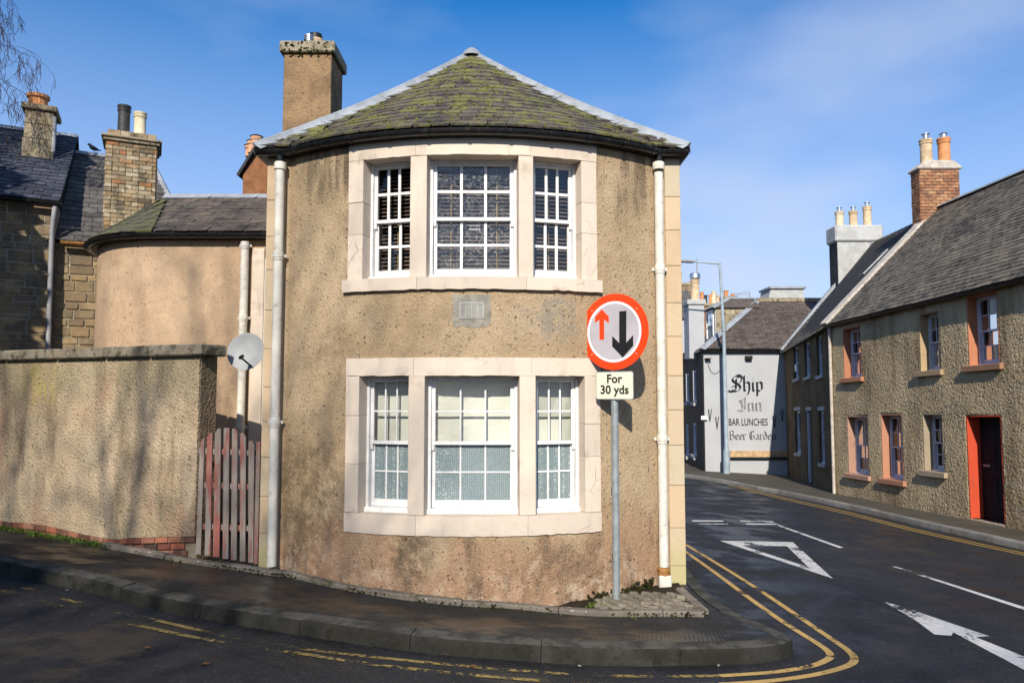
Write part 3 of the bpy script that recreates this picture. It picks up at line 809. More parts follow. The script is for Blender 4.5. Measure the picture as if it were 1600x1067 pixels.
# sash windows ---------------------------------------------------
def sash_window(T, w, h, parent, paint, glass_u, glass_l, cols=3, rows=2, fw=.035, bar=.016, blind=None, horns=True, detail=True, room=None):
    m = MB(T); x = w / 2
    for s_ in (-1, 1): m.box(*(sorted((s_ * (x + .03), s_ * (x - fw)))), 0, h, -.11, .022)
    m.box(-x + fw, x - fw, h - fw, h + .03, -.11, .022); m.box(-x - .02, x + .02, -.02, .045, -.11, .055)
    W = m.build('window', paint, parent, bevel=.003 if detail else 0)
    xi = x - fw - .002; z0, z1 = .047, h - fw - .002; zm = (z0 + z1) / 2
    def sash(name, za, zb_, n0, n1, top, bot, gm):
        st = .04 if detail else .035
        f = MB(T)
        for s_ in (-1, 1): f.box(*(sorted((s_ * xi, s_ * (xi - st)))), za, zb_, n0, n1)
        f.box(-xi + st, xi - st, zb_ - top, zb_, n0, n1); f.box(-xi + st, xi - st, za, za + bot, n0, n1)
        f.build(name, paint, W, bevel=.003 if detail else 0)
        ax0, ax1, az0, az1 = -xi + st, xi - st, za + bot, zb_ - top
        gw = (ax1 - ax0) / cols; gh = (az1 - az0) / rows
        for i in range(1, cols):
            b_ = MB(T); c_ = ax0 + gw * i; b_.box(c_ - bar / 2, c_ + bar / 2, az0, az1, n0 + .006, n1 - .004); b_.build('glazing_bar', paint, W, bevel=.003 if detail else 0)
        for j in range(1, rows):
            b_ = MB(T); c_ = az0 + gh * j; b_.box(ax0, ax1, c_ - bar / 2, c_ + bar / 2, n0 + .0075, n1 - .0055); b_.build('glazing_bar', paint, W, bevel=.003 if detail else 0)
        nm = (n0 + n1) / 2
        for i in range(cols):
            for j in range(rows):
                p_ = MB(T); e = bar / 2 - .003
                u0 = ax0 + gw * i + (e if i else -.004); u1 = ax0 + gw * (i + 1) - (e if i < cols - 1 else -.004)
                w0 = az0 + gh * j + (e if j else -.004); w1 = az0 + gh * (j + 1) - (e if j < rows - 1 else -.004)
                tw = rnd.uniform(-.0012, .0012)
                p_.add([(u0, w0, nm + tw), (u1, w0, nm - tw), (u1, w1, nm + tw), (u0, w1, nm - tw)], [(0, 1, 2, 3)])
                p_.build('pane', gm, W)
        return az0, az1
    sash('upper_sash', zm - .02, z1, -.036, -.002, .035, .038, glass_u)
    sash('lower_sash', z0, zm + .018, -.074, -.040, .036, .075, glass_l)
    if horns:
        for s_ in (-1, 1):
            q = MB(T); x0, x1 = sorted((s_ * xi, s_ * (xi - .03)))
            q.prism([(zm - .02, -.034), (zm - .09, -.034), (zm - .075, -.012), (zm - .02, -.004)], lambda a_, b_, hh: (hh, a_, b_), x0, x1)
            q.build('sash_horn', paint, W)
    if blind == 'venetian':
        b_ = MB(T); z = .07; c_, s_ = math.cos(R_(38)), math.sin(R_(38)); hw = .024
        while z < h - .05:
            b_.add([(-x + .02, z - hw * s_, -.16 + hw * c_), (x - .02, z - hw * s_, -.16 + hw * c_), (x - .02, z + hw * s_, -.16 - hw * c_), (-x + .02, z + hw * s_, -.16 - hw * c_),
                    (-x + .02, z - hw * s_ + .004, -.158 + hw * c_), (x - .02, z - hw * s_ + .004, -.158 + hw * c_)], [(0, 1, 2, 3), (0, 1, 5, 4)])
            z += .043
        b_.build('venetian_blind', MAT['dark_blind'], W, recalc=False)
        for u in ((-x * .55, x * .55) if w > .75 else (0.0,)):
            k_ = MB(T); k_.box(u - .006, u + .006, .05, h - .04, -.134, -.131); k_.build('blind_tape', MAT['blind_tape'], W)
    if blind == 'roller':
        b_ = MB(T); b_.box(-x + .02, x - .02, zm - .03, h - .02, -.128, -.125); b_.build('roller_blind', MAT['cream_blind'], W)
    if blind == 'curtain':
        for s_ in (-1, 1):
            b_ = MB(T); us = frange(x * .35, x - .01, .02)
            b_.grid(us, [.03, h - .02], lambda u, z: (s_ * u, z, -.2 + .025 * math.sin(u * 55))); b_.build('curtain', MAT['cream_blind'] if room is None else room, W, smooth='all')
    return W

def bow_window(t0, t1, z0, z1, **kw):
    tm, dt = (t0 + t1) / 2, (t1 - t0)
    rc = (RB - .175) * math.cos(dt / 2)
    w = 2 * (RB - .19) * math.sin(dt / 2)
    rv = Vector((math.sin(tm), -math.cos(tm), 0)); tv = Vector((math.cos(tm), math.sin(tm), 0)); c0 = Vector((XC, YB, z0))
    T = lambda u, z, n: c0 + rv * (rc + n) + tv * u + Vector((0, 0, z))
    return sash_window(T, w, z1 - z0, HOUSE, **kw), T, w
up_w = [bow_window(a, b, up_open[1], up_open[2], paint=MAT['white_paint'], glass_u=MAT['glass_dusty'] if i == 1 else MAT['glass'], glass_l=MAT['glass_dusty'] if i == 1 else MAT['glass'], blind='venetian', bar=.03, fw=.022) for i, (a, b) in enumerate(up_open[0])]
lo_w = [bow_window(a, b, lo_open[1], lo_open[2], paint=MAT['white_paint'], glass_u=MAT['glass'], glass_l=MAT['film'], blind='roller', bar=.018, fw=.024) for a, b in lo_open[0]]

# text helper -----------------------------------------------------
def text_mesh(s, size, fn, bold=.0):
    cu = bpy.data.curves.new('lettering', 'FONT'); cu.body = s; cu.size = size; cu.align_x = 'CENTER'; cu.resolution_u = 3; cu.offset = bold
    o = bpy.data.objects.new('lettering', cu); col.objects.link(o)
    bpy.context.view_layer.update()
    me = bpy.data.meshes.new_from_object(o.evaluated_get(bpy.context.evaluated_depsgraph_get()))
    bpy.data.objects.remove(o); bpy.data.curves.remove(cu)
    for v in me.vertices: v.co = fn(v.co.x, v.co.y)
    me.name = 'lettering'
    return me
def lettering(s, size, fn, mat, parent, bold=0.0):
    me = text_mesh(s, size, fn, bold); me.materials.clear(); me.materials.append(mat)
    return link('lettering', me, parent)
# the window notice in the centre upper window, on the inside of the glass
W, T, w = up_w[1]
hh = up_open[2] - up_open[1]
for s_, sz, zz in (("SCOTLAND'S", .02, .44), ('FUTURE', .034, .412), ("SCOTLAND'S", .02, .392), ('CHOICE', .034, .362)):
    lettering(s_, sz, lambda a, b, zz=zz: T(a + .01, zz * hh / .86 + b - .0, -.052), MAT['sign_rim'], W)

# air vent ---------------------------------------------------------
tv_, zv = bow_px(737, 485); vt = MB(); fw_, fh_ = .125, .083
VT = lambda u, z, n: bow(tv_ + u / RB, RB + n, zv + z)
vf = MB(VT)
for a in ((-fw_, -fw_ + .01, -fh_, fh_), (fw_ - .01, fw_, -fh_, fh_), (-fw_ + .01, fw_ - .01, fh_ - .01, fh_), (-fw_ + .01, fw_ - .01, -fh_, -fh_ + .01)): vf.box(a[0], a[1], a[2], a[3], -.01, .012)
VENT_O = vf.build('air_vent', MAT['chim_grey'], HOUSE)
cpm = MB(); rgp = random.Random(8); us_ = [-.20 + .4 * k / 14 for k in range(15)]
pts_ = [(u, .165 + rgp.uniform(-.012, .012)) for u in us_] + [(.2 + rgp.uniform(-.012, .012), .165 - .31 * k / 8) for k in range(1, 8)] + [(u, -.15 + rgp.uniform(-.02, .02) - .03 * math.cos(u * 8)) for u in reversed(us_)] + [(-.2 + rgp.uniform(-.012, .012), -.15 + .31 * k / 8) for k in range(1, 8)]
cpm.prism(pts_, lambda a, b, h: tuple(VT(a, b, h)), -.02, .004); cpm.build('cement_patch', MAT['cement_patch'], HW)
b_ = MB(VT); b_.box(-fw_ + .01, fw_ - .01, -fh_ + .01, fh_ - .01, -.01, .001); b_.build('vent_back', MAT['black_paint'], VENT_O)
for k in range(1, 7):
    s_ = MB(VT); zz = -fh_ + 2 * fh_ * k / 7; s_.box(-fw_ + .01, fw_ - .01, zz - .004, zz + .004, .0015, .010); s_.build('vent_slat', MAT['chim_grey'], VENT_O)
for k in range(1, 4):
    s_ = MB(VT); uu = -fw_ + 2 * fw_ * k / 4; s_.box(uu - .003, uu + .003, -fh_ + .01, fh_ - .01, .002, .0085); s_.build('vent_bar', MAT['chim_grey'], VENT_O)

# roof --------------------------------------------------------------
APEX = P(737, 86, 10.25)
Z_EAVE = 4.95
OV = .11
CL, CR = Vector((-2.90, YF - .15, Z_EAVE)), Vector((1.99, YF - .15, Z_EAVE))
te = math.acos((YB - (YF - .15)) / (RB + OV))
eave = [CL] + [bow(-te + 2 * te * k / 40, RB + OV, Z_EAVE) for k in range(41)] + [CR]
acc = [0]
for a, b in zip(eave, eave[1:]): acc.append(acc[-1] + (b - a).length)
LE = acc[-1]
def eave_at(s_):
    d = min(max(s_, 0), 1) * LE
    for i in range(len(acc) - 1):
        if d <= acc[i + 1] + 1e-9:
            return eave[i].lerp(eave[i + 1], (d - acc[i]) / max(1e-9, acc[i + 1] - acc[i]))
    return eave[-1].copy()
def roof_pt(s_, v):
    e = eave_at(s_); p = e.lerp(APEX, v)
    p.z -= .30 * v * (1 - v)                          # slight bell-cast
    return p
RIDGE_B = Vector((APEX.x, 15.5, APEX.z))
rf = MB()
rf.grid([k / 60 for k in range(61)], [0, .25, .5, .75, .999], lambda s_, v: tuple(roof_pt(s_, v) - Vector((0, 0, .02))))
BL, BR = Vector((CL.x, YBK + .1, Z_EAVE)), Vector((CR.x, YBK + .1, Z_EAVE))
rf.add([tuple(CL), tuple(roof_pt(0, .5)), tuple(APEX), tuple(RIDGE_B), tuple(BL)], [(0, 1, 2, 3, 4)])
rf.add([tuple(CR), tuple(roof_pt(1, .5)), tuple(APEX), tuple(RIDGE_B), tuple(BR)], [(0, 1, 2, 3, 4)])
rf.add([tuple(BL), tuple(BR), tuple(RIDGE_B)], [(0, 1, 2)])
ROOF = rf.build('roof', MAT['deck'], HOUSE)
def slate_meshes(mat, ln, th=.012, n=5, name='slate'):
    out = []
    for k in range(n):
        w = 1.0; c1, c2 = rnd.uniform(0, .10), rnd.uniform(0, .10); d1, d2 = rnd.uniform(0, .03), rnd.uniform(0, .03)
        poly = [(-.5, ln), (-.5, d1 + .012), (-.5 + c1, d1), (.5 - c2, d2), (.5, d2 + .012), (.5, ln)]
        m = MB(); m.prism(poly, lambda a, b, h: (a, b, h), 0, th); out.append(mesh_of(name, m.v, m.f, mat=mat))
    return out
def place_slates(fn, rows, width, parent, meshes, expo, jitter=.012, tilt=.035, name='slate', trim=False):
    """fn(s, v) -> point on the roof, s along 0..1, v up 0..1"""
    cnt = 0
    for j in range(rows):
        v = j / rows
        L = 0; pr = None
        for k in range(41):
            q = fn(k / 40, v)
            if pr is not None: L += (q - pr).length
            pr = q
        n = max(1, int(round(L / width))); off = (j % 2) * .5 + rnd.uniform(-.12, .12)
        for i in range(-1, n + 1):
            s0, s1 = (i + off) / n, (i + 1 + off) / n
            s0, s1 = max(s0, 0), min(s1, 1)
            if s1 - s0 < .3 / n: continue
            p0, p1 = fn(s0, v), fn(s1, v); w = (p1 - p0).length
            if trim and (s0 < .35 / n or s1 > 1 - .35 / n):     # slates cut to the hip
                v2 = min(.995, v + 1.25 / rows); q1, q0 = fn(s1, v2), fn(s0, v2)
                nn = (p1 - p0).cross(q0 - p0 + q1 - p1).normalized()
                if nn.z < 0: nn = -nn
                m = MB(); lo = .030
                m.add([tuple(p0), tuple(p1), tuple(q1), tuple(q0), tuple(p0 + nn * lo), tuple(p1 + nn * lo), tuple(q1 + nn * .012), tuple(q0 + nn * .012)], [(4, 5, 6, 7), (0, 1, 5, 4), (1, 2, 6, 5), (0, 4, 7, 3), (2, 3, 7, 6)])
                m.build(name, meshes[0].materials[0], parent); cnt += 1; continue
            sm = (s0 + s1) / 2
            up = (fn(sm, min(1, v + 1 / rows)) - fn(sm, v)); x_ = (p1 - p0).normalized()
            up = (up - x_ * up.dot(x_)).normalized(); nn = x_.cross(up).normalized()
            if nn.z < 0: nn = -nn
            up2 = (up * math.cos(tilt) - nn * math.sin(tilt)).normalized(); nn2 = x_.cross(up2).normalized()
            if nn2.z < 0: nn2 = -nn2
            rz = Matrix.Rotation(rnd.uniform(-.025, .025), 4, 'Z')
            c_ = fn(sm, v) + nn * (.012 + rnd.uniform(0, .005)) - up * (.01 + rnd.uniform(0, jitter))
            M = Matrix((( *(x_ * (w * .955)),), (*up2,), (*nn2,))).transposed().to_4x4(); M.translation = c_
            link(name, rnd.choice(meshes), parent, M @ rz); cnt += 1
    return cnt
ROWS = 19
n_sl = place_slates(roof_pt, ROWS, .20, ROOF, slate_meshes(MAT['slate_moss'], .25, .02), .2, tilt=.06, trim=True)
mc_ = MB(); rgm = random.Random(17)
for k in range(420):                                  # raised cushions of moss on the slates
    s_, v = rgm.uniform(.05, .95), rgm.random() ** 1.5 * .92
    p = roof_pt(s_, v)
    if mnoise.noise(p * 1.7) + .5 * mnoise.noise(p * 5) < -.05: continue
    r = rgm.uniform(.007, .022); mc_.lathe([(r, -.01), (r * .85, r * .15), (r * .4, r * .3)], p + Vector((0, -.01, .035)), 7)
stuff(mc_.build('moss_cushions', MAT['moss_green'], ROOF, smooth='all', recalc=False))
# lead hips
def lead_hip(pts, parent, w=.10, steps=7):
    ds = [pts[0]]
    for a, b in zip(pts, pts[1:]): ds += [a.lerp(b, k / 6) for k in range(1, 7)]
    prof = [(-w, -.035), (-w * .4, .012), (-.028, .03), (-.02, .055), (0, .066), (.02, .055), (.028, .03), (w * .4, .012), (w, -.035), (w * .4, -.0), (0, .02), (-w * .4, -.0)]
    m = MB(); m.sweep(prof, ds); H = m.build('lead_hip', MAT['lead'], parent, smooth=True)
    for k in range(1, steps):
        i = int(len(ds) * k / steps); i = min(i, len(ds) - 2)
        a, b = ds[i], ds[i] + (ds[i + 1] - ds[i]).normalized() * .035
        c_ = MB(); c_.sweep([(x * 1.1, z + .007) for x, z in prof], [a, b]); c_.build('lead_lap', MAT['lead'], H)
for e in (0, 1):
    pts = [roof_pt(e, v) for v in (1, .8, .6, .4, .2, .08, 0)]
    lead_hip(pts, ROOF, steps=5)
lead_hip([APEX, APEX.lerp(RIDGE_B, .5), RIDGE_B], ROOF, steps=5)
cp = MB(); cp.lathe([(.15, -.07), (.12, .0), (.06, .05), (.0, .075)], APEX + Vector((0, -.02, .02)), 14, cap=False); cp.build('lead_cap', MAT['lead'], ROOF, smooth='all')

# gutter, fascia -----------------------------------------------------
def gutter_prof(r=.058, th=.006, n=7):
    o = [(r * math.sin(-math.pi / 2 + math.pi * k / n), -r * math.cos(-math.pi / 2 + math.pi * k / n)) for k in range(n + 1)]
    i = [(x * (r - th) / r, z * (r - th) / r + .001) for x, z in reversed(o)]
    return o + i
def gutter(path, parent, r=.058, brackets=0, mat=None, th=.006):
    m = MB(); m.sweep(gutter_prof(r, th), path); g = m.build('gutter', mat or MAT['iron_black'], parent, smooth=True)
    tot = sum((Vector(b) - Vector(a)).length for a, b in zip(path, path[1:])); d = 0; nxt = tot / (brackets + 1) if brackets else 1e9
    for a, b in zip(path, path[1:]):
        a, b = Vector(a), Vector(b); L = (b - a).length
        while brackets and d + L > nxt:
            p = a.lerp(b, (nxt - d) / L); t = (b - a).normalized()
            c_ = MB(); c_.sweep(gutter_prof(r + .008, .007), [p - t * .016, p + t * .016]); c_.build('gutter_bracket', mat or MAT['iron_black'], g)
            nxt += tot / (brackets + 1)
        d += L
    return g
te2 = math.acos((YB - (YF - .12)) / (RB + .10))
gpath = [Vector((CL.x, YF - .12, Z_EAVE - .025))] + [bow(-te2 + 2 * te2 * k / 30, RB + .10, Z_EAVE - .025) for k in range(31)] + [Vector((CR.x, YF - .12, Z_EAVE - .025))]
gutter(gpath, HOUSE, .06, 11)
sf = MB(); fpth = [Vector((CL.x, YF - .06, Z_EAVE - .055))] + [bow(-te2 + 2 * te2 * k / 30, RB + .035, Z_EAVE - .055) for k in range(31)] + [Vector((CR.x, YF - .06, Z_EAVE - .055))]
sf.sweep([(-.08, -.025), (-.08, .06), (.035, .06), (.035, -.025)], fpth); sf.build('fascia', MAT['black_paint'], HOUSE)
for x in (CL.x + .02, CR.x - .02):
    s_ = MB(); s_.sweep(gutter_prof(.055), [(x, YF - .1, Z_EAVE - .025), (x, YBK, Z_EAVE - .025)]); s_.build('gutter', MAT['iron_black'], HOUSE, smooth=True)
    s2 = MB(); s2.box(min(x, XL if x < 0 else XR), max(x, XL if x < 0 else XR), YF - .07, YBK, Z_EAVE - .085, Z_EAVE - .05); s2.build('soffit', MAT['black_paint'], HOUSE)

def downpipe(x, y, z0, z1, parent, r=.052, collars=(), mat=None, shoe=None, name='downpipe'):
    m = MB(); m.tube([(x, y, z0), (x, y, z1)], r, 16); d = m.build(name, mat or MAT['pipe_paint'], parent, smooth=True)
    for zz in collars:
        c_ = MB(); c_.lathe([(r + .002, -.055), (r + .006, -.05), (r + .006, -.02), (r + .011, -.016), (r + .011, .02), (r + .005, .024), (r + .005, .045), (r + .001, .055)], (x, y, zz), 16, cap=False)
        for s_ in (-1, 1): c_.box(x + s_ * (r + .018) - .014, x + s_ * (r + .018) + .014, y + .02, y + .035, zz - .014, zz + .02)
        c_.build('pipe_collar', mat or MAT['pipe_paint'], d, smooth=True)
    return d
lp = P(434, 560, YF - .085); rp = P(1035, 560, YF - .085)
zy = lambda py: P(800, py, YF - .085).z
D1 = downpipe(-2.635, YF - .085, zy(884), zy(262), HOUSE, collars=(zy(400), zy(660)))
D2 = downpipe(1.665, YF - .085, zy(885), zy(270), HOUSE, collars=(zy(421), zy(686)))
for x, d in ((-2.635, D1), (1.665, D2)):
    m = MB(); m.tube([(x, YF - .085, Z_EAVE - .17), (x, YF - .1, Z_EAVE - .075)], [.045, .045], 14); m.build('gutter_outlet', MAT['iron_black'], d, smooth=True)
    m = MB(); m.lathe([(.053, -.05), (.068, -.045), (.068, .03), (.06, .04), (.045, .042)], (x, YF - .085, Z_EAVE - .19), 16, cap=False); m.build('pipe_collar', MAT['pipe_paint'], d, smooth=True)
m = MB(); m.lathe([(.054, -.05), (.07, -.045), (.07, .04), (.055, .05)], (1.665, YF - .085, zy(893)), 16, cap=False); m.build('rusty_collar', MAT['rust'], D2, smooth=True)
m = MB(); m.box(1.60, 1.735, YF - .16, YF + .01, .02, zy(897)); m.build('pipe_shoe', MAT['pipe_paint'], D2, bevel=.012)

# chimney on the house ---------------------------------------------------
def stack(parent, x0, x1, y0, y1, z0, z1, cap_h, cap_out, mat, cap_mat, name='chimney', jit=0.0):
    m = MB(); m.box(x0, x1, y0, y1, z0, z1); c_ = m.build(name, mat, parent, bevel=.012)
    k = MB(); k.box(x0 - cap_out, x1 + cap_out, y0 - cap_out, y1 + cap_out, z1 + .002, z1 + cap_h); k.build('chimney_cap', cap_mat, c_, bevel=.018)
    return c_
def pot(parent, c, r, h, mat, style='plain'):
    prof = [(r * 1.12, 0), (r * 1.12, h * .05), (r, h * .08), (r * .97, h * .80), (r * 1.1, h * .82), (r * 1.1, h * .86), (r * 1.0, h * .88), (r * 1.13, h * .93), (r * 1.13, h), (r * .85, h), (r * .83, h * .8)]
    if style == 'squat': prof = [(r * .95, 0), (r * .9, h * .7), (r * 1.1, h * .8), (r * 1.1, h), (r * .88, h), (r * .86, h * .7)]
    m = MB(); m.lathe(prof, c, 18); return m.build('chimney_pot', mat, parent, smooth=True)
cy = 10.6
a, b = P(441, 200, cy), P(516, 200, cy)
zt, zcap = P(480, 84, cy).z, P(480, 66, cy).z
CH = stack(HOUSE, a.x, b.x, cy, cy + .72, 4.9, zt, zcap - zt, .055, MAT['stack_render'], MAT['stack_cap'])
q = P(490, 66, cy + .45)
p1 = pot(CH, (q.x + .02, cy + .5, zcap), .115, .27, MAT['pot_buff'], 'squat')
m = MB(); m.lathe([(.10, .27), (.105, .30), (.095, .36), (.07, .37)], (q.x + .02, cy + .5, zcap), 16); m.build('pot_cowl', MAT['black_paint'], p1, smooth=True)
q = P(482, 66, cy + .2); m = MB()
m.lathe([(.075, 0), (.075, .04)] + [p for k in range(5) for p in ((.075, .05 + k * .028), (.062, .054 + k * .028), (.062, .07 + k * .028), (.075, .074 + k * .028))] + [(.075, .2), (.03, .215)], (q.x, cy + .22, zcap), 16)
m.build('flue_cowl', MAT['steel'], CH)
for k in range(26):                                   # weeds and moss on the cap
    pass
ms = MB()
for k in range(70):
    c_ = Vector((rnd.uniform(a.x - .05, b.x + .05), cy - .057 + rnd.uniform(-.004, .006), rnd.uniform(zt + .01, zcap) if rnd.random() < .45 else zt + rnd.uniform(-.02, .03)))
    r = rnd.uniform(.008, .024); ms.lathe([(r * .6, -r * .5), (r, 0), (r * .5, r * .6)], c_, 6)
stuff(ms.build('chimney_moss', MAT['moss'], CH, smooth='all'))
print('slates', n_sl)

# ================================================================ EDGING AND SETTS AT THE FOOT OF THE HOUSE
EDGE = thing('stone_edging', 'low mossy stone edging round a small sett bed at the foot of the curved wall', 'edging', (-.5, 7.3, pz(-.5, 7.3)))
e1 = Vector((1.79, 6.98))
ep = [(-4.9, 9.0), (-3.62, 8.40), (-3.0, 8.22), (-2.62, 8.10)] + [tuple(bow(R_(t), RB + .075, 0).xy) for t in (-32, -24, -16, -8, 0, 7)] + [(.75, 7.36), (1.3, 7.17), tuple(e1)]
epath = smooth_path(ep, 8)
prof = [(-.05, -.08), (-.05, .035), (-.035, .05), (.035, .05), (.05, .035), (.05, -.08)]
for seg in cut_lengths(epath, lambda k: rnd.uniform(.6, 1.0)):
    if len(seg) < 2: continue
    a = seg[0].lerp(seg[1], .06); b = seg[-1].lerp(seg[-2], .06); pts = [a] + seg[1:-1] + [b]; dz = rnd.uniform(-.006, .008)
    m = MB(); m.sweep(prof, [(p.x, p.y, pz(p.x, p.y) + dz) for p in pts]); m.build('edging_stone', MAT['edging'], EDGE, smooth=True)
e2 = Vector((1.78, 7.95))
e1b = e1 + (e2 - e1).normalized() * .06
m = MB(); m.sweep(prof, [(p.x, p.y, pz(p.x, p.y) + .004) for p in (e1b, e1b.lerp(e2, .5), e2)]); m.build('edging_stone', MAT['edging'], EDGE, smooth=True)
bed = MB(); tri_ = [(.45, 7.6), tuple(Vector(ep[-3]) + Vector((-.1, .03))), tuple(e1 + Vector((-.03, .04))), (1.82, 8.0), (1.84, 8.32), (1.2, 8.4)]
bed.add([(x, y, pz(x, y) + .02) for x, y in tri_], [tuple(range(6))]); bed.build('bed_soil', MAT['soil'], EDGE)
dv = (e1 - Vector(ep[-3])).normalized(); nv = Vector((-dv.y, dv.x))
sm_ = []
for k in range(4):
    m = MB(); m.box(-.5, .5, -.5, .5, -.5, .5); sm_.append(mesh_of('sett', [v + Vector((rnd.uniform(-.07, .07), rnd.uniform(-.07, .07), rnd.uniform(-.1, .1))) for v in m.v], m.f, bevel=.14, mat=MAT['sett']))
o_ = Vector(ep[-3])
for j in range(8):
    for i in range(-4, 14):
        c_ = o_ + dv * ((i + .5 * (j % 2)) * .125 + rnd.uniform(-.012, .012)) + nv * (.105 + j * .082)
        t, r = math.atan2(c_.x - XC, YB - c_.y), math.hypot(c_.x - XC, YB - c_.y)
        if r < RB + .06 and abs(t) < TMAX: continue
        if c_.x > 1.62 and c_.y > 8.08: continue
        if (c_ - e1).dot(Vector((-(e2 - e1).y, (e2 - e1).x)).normalized()) < .07: continue
        if c_.x < .85 or c_.y > 8.2: continue
        M = Matrix.Translation((c_.x, c_.y, pz(c_.x, c_.y) + .035 + rnd.uniform(-.006, .008))) @ Matrix.Rotation(math.atan2(dv.y, dv.x) + rnd.uniform(-.12, .12), 4, 'Z') @ Matrix.Rotation(rnd.uniform(-.08, .08), 4, 'X') @ Matrix.Diagonal((.108 * rnd.uniform(.8, 1.0), .064 * rnd.uniform(.8, 1.05), .05, 1))
        link('sett', rnd.choice(sm_), EDGE, M)

# ================================================================ ROAD SIGN
SY = 7.69
sp = P(961, 700, SY); sp.x = G(963, 941, .06).x
SX = P(963, 935, SY).x
SIGN = thing('traffic_sign', 'round red priority sign with arrows on a grey post before the curved house', 'sign', (SX, SY, pz(SX, SY)))
zs_ = lambda py: P(965, py, SY).z
m = MB(); m.tube([(SX, SY, pz(SX, SY) - .05), (SX + .004, SY, 1.0), (SX, SY, zs_(470))], .038, 18); POST = m.build('post', MAT['galv'], SIGN, smooth=True)
for zz in (zs_(855), zs_(748), zs_(924)):
    c_ = MB(); c_.lathe([(.0385, -.035), (.0405, -.033), (.0405, .033), (.0385, .035)], (SX, SY, zz), 18, cap=False); c_.build('post_band', MAT['galv'], POST, smooth=True)
yaw = R_(37)
sn = Vector((-math.sin(yaw), -math.cos(yaw), 0)); sr = Vector((math.cos(yaw), -math.sin(yaw), 0))
off_r = .028
def ST_(u, z, n, zc_=0): return Vector((SX, SY, zc_)) + sn * (.05 + n) + sr * (u + off_r) + Vector((0, 0, z))
ZR = zs_(519); RR = .398
def disc(name, r0, r1, n0, n1, mat, parent, k=56):
    m = MB(); vs_ = []
    for i in range(k):
        w = 2 * math.pi * i / k
        for r, n in ((r0, n0), (r1, n0), (r1, n1), (r0, n1)): vs_.append(tuple(ST_(r * math.cos(w), r * math.sin(w), n, ZR)))
    fs_ = [(4 * i + j, 4 * i + (j + 1) % 4, 4 * ((i + 1) % k) + (j + 1) % 4, 4 * ((i + 1) % k) + j) for i in range(k) for j in range(4)]
    return m.add(vs_, fs_).build(name, mat, parent, smooth=True)
RND = disc('roundel', .0005, RR, -.004, 0, MAT['sign_red'], SIGN)
disc('white_face', .0005, RR * .745, .0015, .0025, MAT['sign_white'], RND)
disc('white_rim', RR * .735, RR * .80, .001, .0034, MAT['sign_rim'], RND)
def sign_poly(name, pts, mat, n=.0045):
    m = MB(); m.prism(pts, lambda a, b, h: tuple(ST_(a, b, h, ZR)), n - .0012, n); return m.build(name, mat, RND)
def zoomp(x, y):   # position read off the enlarged sign
    return ((x - 412) / 256 * RR, (385 - y) / 290 * RR)
sign_poly('red_arrow', [zoomp(*p) for p in ((323, 207), (376, 268), (376, 318), (340, 285), (338, 441), (303, 441), (303, 285), (268, 310), (270, 262))], MAT['sign_red'])
sign_poly('black_arrow', [zoomp(*p) for p in ((456, 233), (509, 233), (506, 472), (557, 418), (557, 497), (479, 582), (400, 495), (401, 417), (453, 472))], MAT['black_paint'])
for x, y in ((245, 214), (585, 222), (243, 555), (578, 555)):
    u, z = zoomp(x, y); c_ = MB(); c_.lathe([(.005, 0), (.005, .003), (.002, .004)], ST_(u, z, .001, ZR), 8, axis=sn); c_.build('rivet', MAT['sign_rim'], RND)
zp0, zp1 = zs_(624), zs_(580.5); pw = .221
def rrect(w, h, r, k=5):
    out = []
    for cx_, cy_, a0 in ((w - r, h - r, 0), (-w + r, h - r, 90), (-w + r, -h + r, 180), (w - r, -h + r, 270)):
        for i in range(k + 1): t = R_(a0 + 90 * i / k); out.append((cx_ + r * math.cos(t), cy_ + r * math.sin(t)))
    return out
zp = (zp0 + zp1) / 2; ph = (zp1 - zp0) / 2
pl = MB(); pl.prism(rrect(pw, ph, .025), lambda a, b, h: tuple(ST_(a, b, h, zp)), -.006, -.002); PLATE = pl.build('plate', MAT['pipe_grey'], SIGN)
pf = MB(); pf.prism(rrect(pw - .008, ph - .008, .02), lambda a, b, h: tuple(ST_(a, b, h, zp)), -.0015, .0); pf.build('plate_face', MAT['plate_white'], PLATE)
lettering('For', .125, lambda a, b: ST_(a * 1.03, b + .028, .002, zp), MAT['letter_black'], PLATE, .0035)
lettering('30 yds', .125, lambda a, b: ST_(a * 1.03, b - .085, .002, zp), MAT['letter_black'], PLATE, .0035)
for zz in (ZR + .15, ZR - .15, zp):
    c_ = MB(); c_.sweep([(-.045, -.012), (-.045, .012), (.045, .012), (.045, -.012)], [tuple(ST_(-off_r - .001 + 0, zz - 0, -.10, 0)), tuple(ST_(-off_r, zz, -.008, 0))]); c_.build('sign_bracket', MAT['galv'], SIGN)

# ================================================================ ANNEXE BEHIND THE GARDEN WALL
AY = 10.5
acx, acy, ar = P(240, 500, AY).x, AY + 1.45, 1.45
ANX = thing('rounded_annexe', 'tan rendered building with a rounded corner and low slate roof behind the garden wall', 'house', (-4.5, 12, gz(-4.5, 12)))
za = P(300, 372, AY).z
def anx_path(off, back=True):
    pts = [(XL - .01, AY - off)]
    pts.append((acx, AY - off))
    for k in range(1, 13):
        t = math.pi / 2 * k / 12; pts.append((acx - (ar + off) * math.sin(t), acy - (ar + off) * math.cos(t)))
    if back: pts.append((acx - ar - off, 15))
    return pts
w = MB(); pp = anx_path(0)
vs_ = [(x, y, z) for x, y in pp for z in (0.2, za)]
w.add(vs_, [(2 * i, 2 * i + 2, 2 * i + 3, 2 * i + 1) for i in range(len(pp) - 1)]); ANW = w.build('wall', MAT['annexe_render'], ANX, smooth=True, recalc=False)
rz_ = P(300, 309, 12.3); RZ = rz_.z; RY = 12.3; rx = P(262, 306, RY).x
ze = za + .06
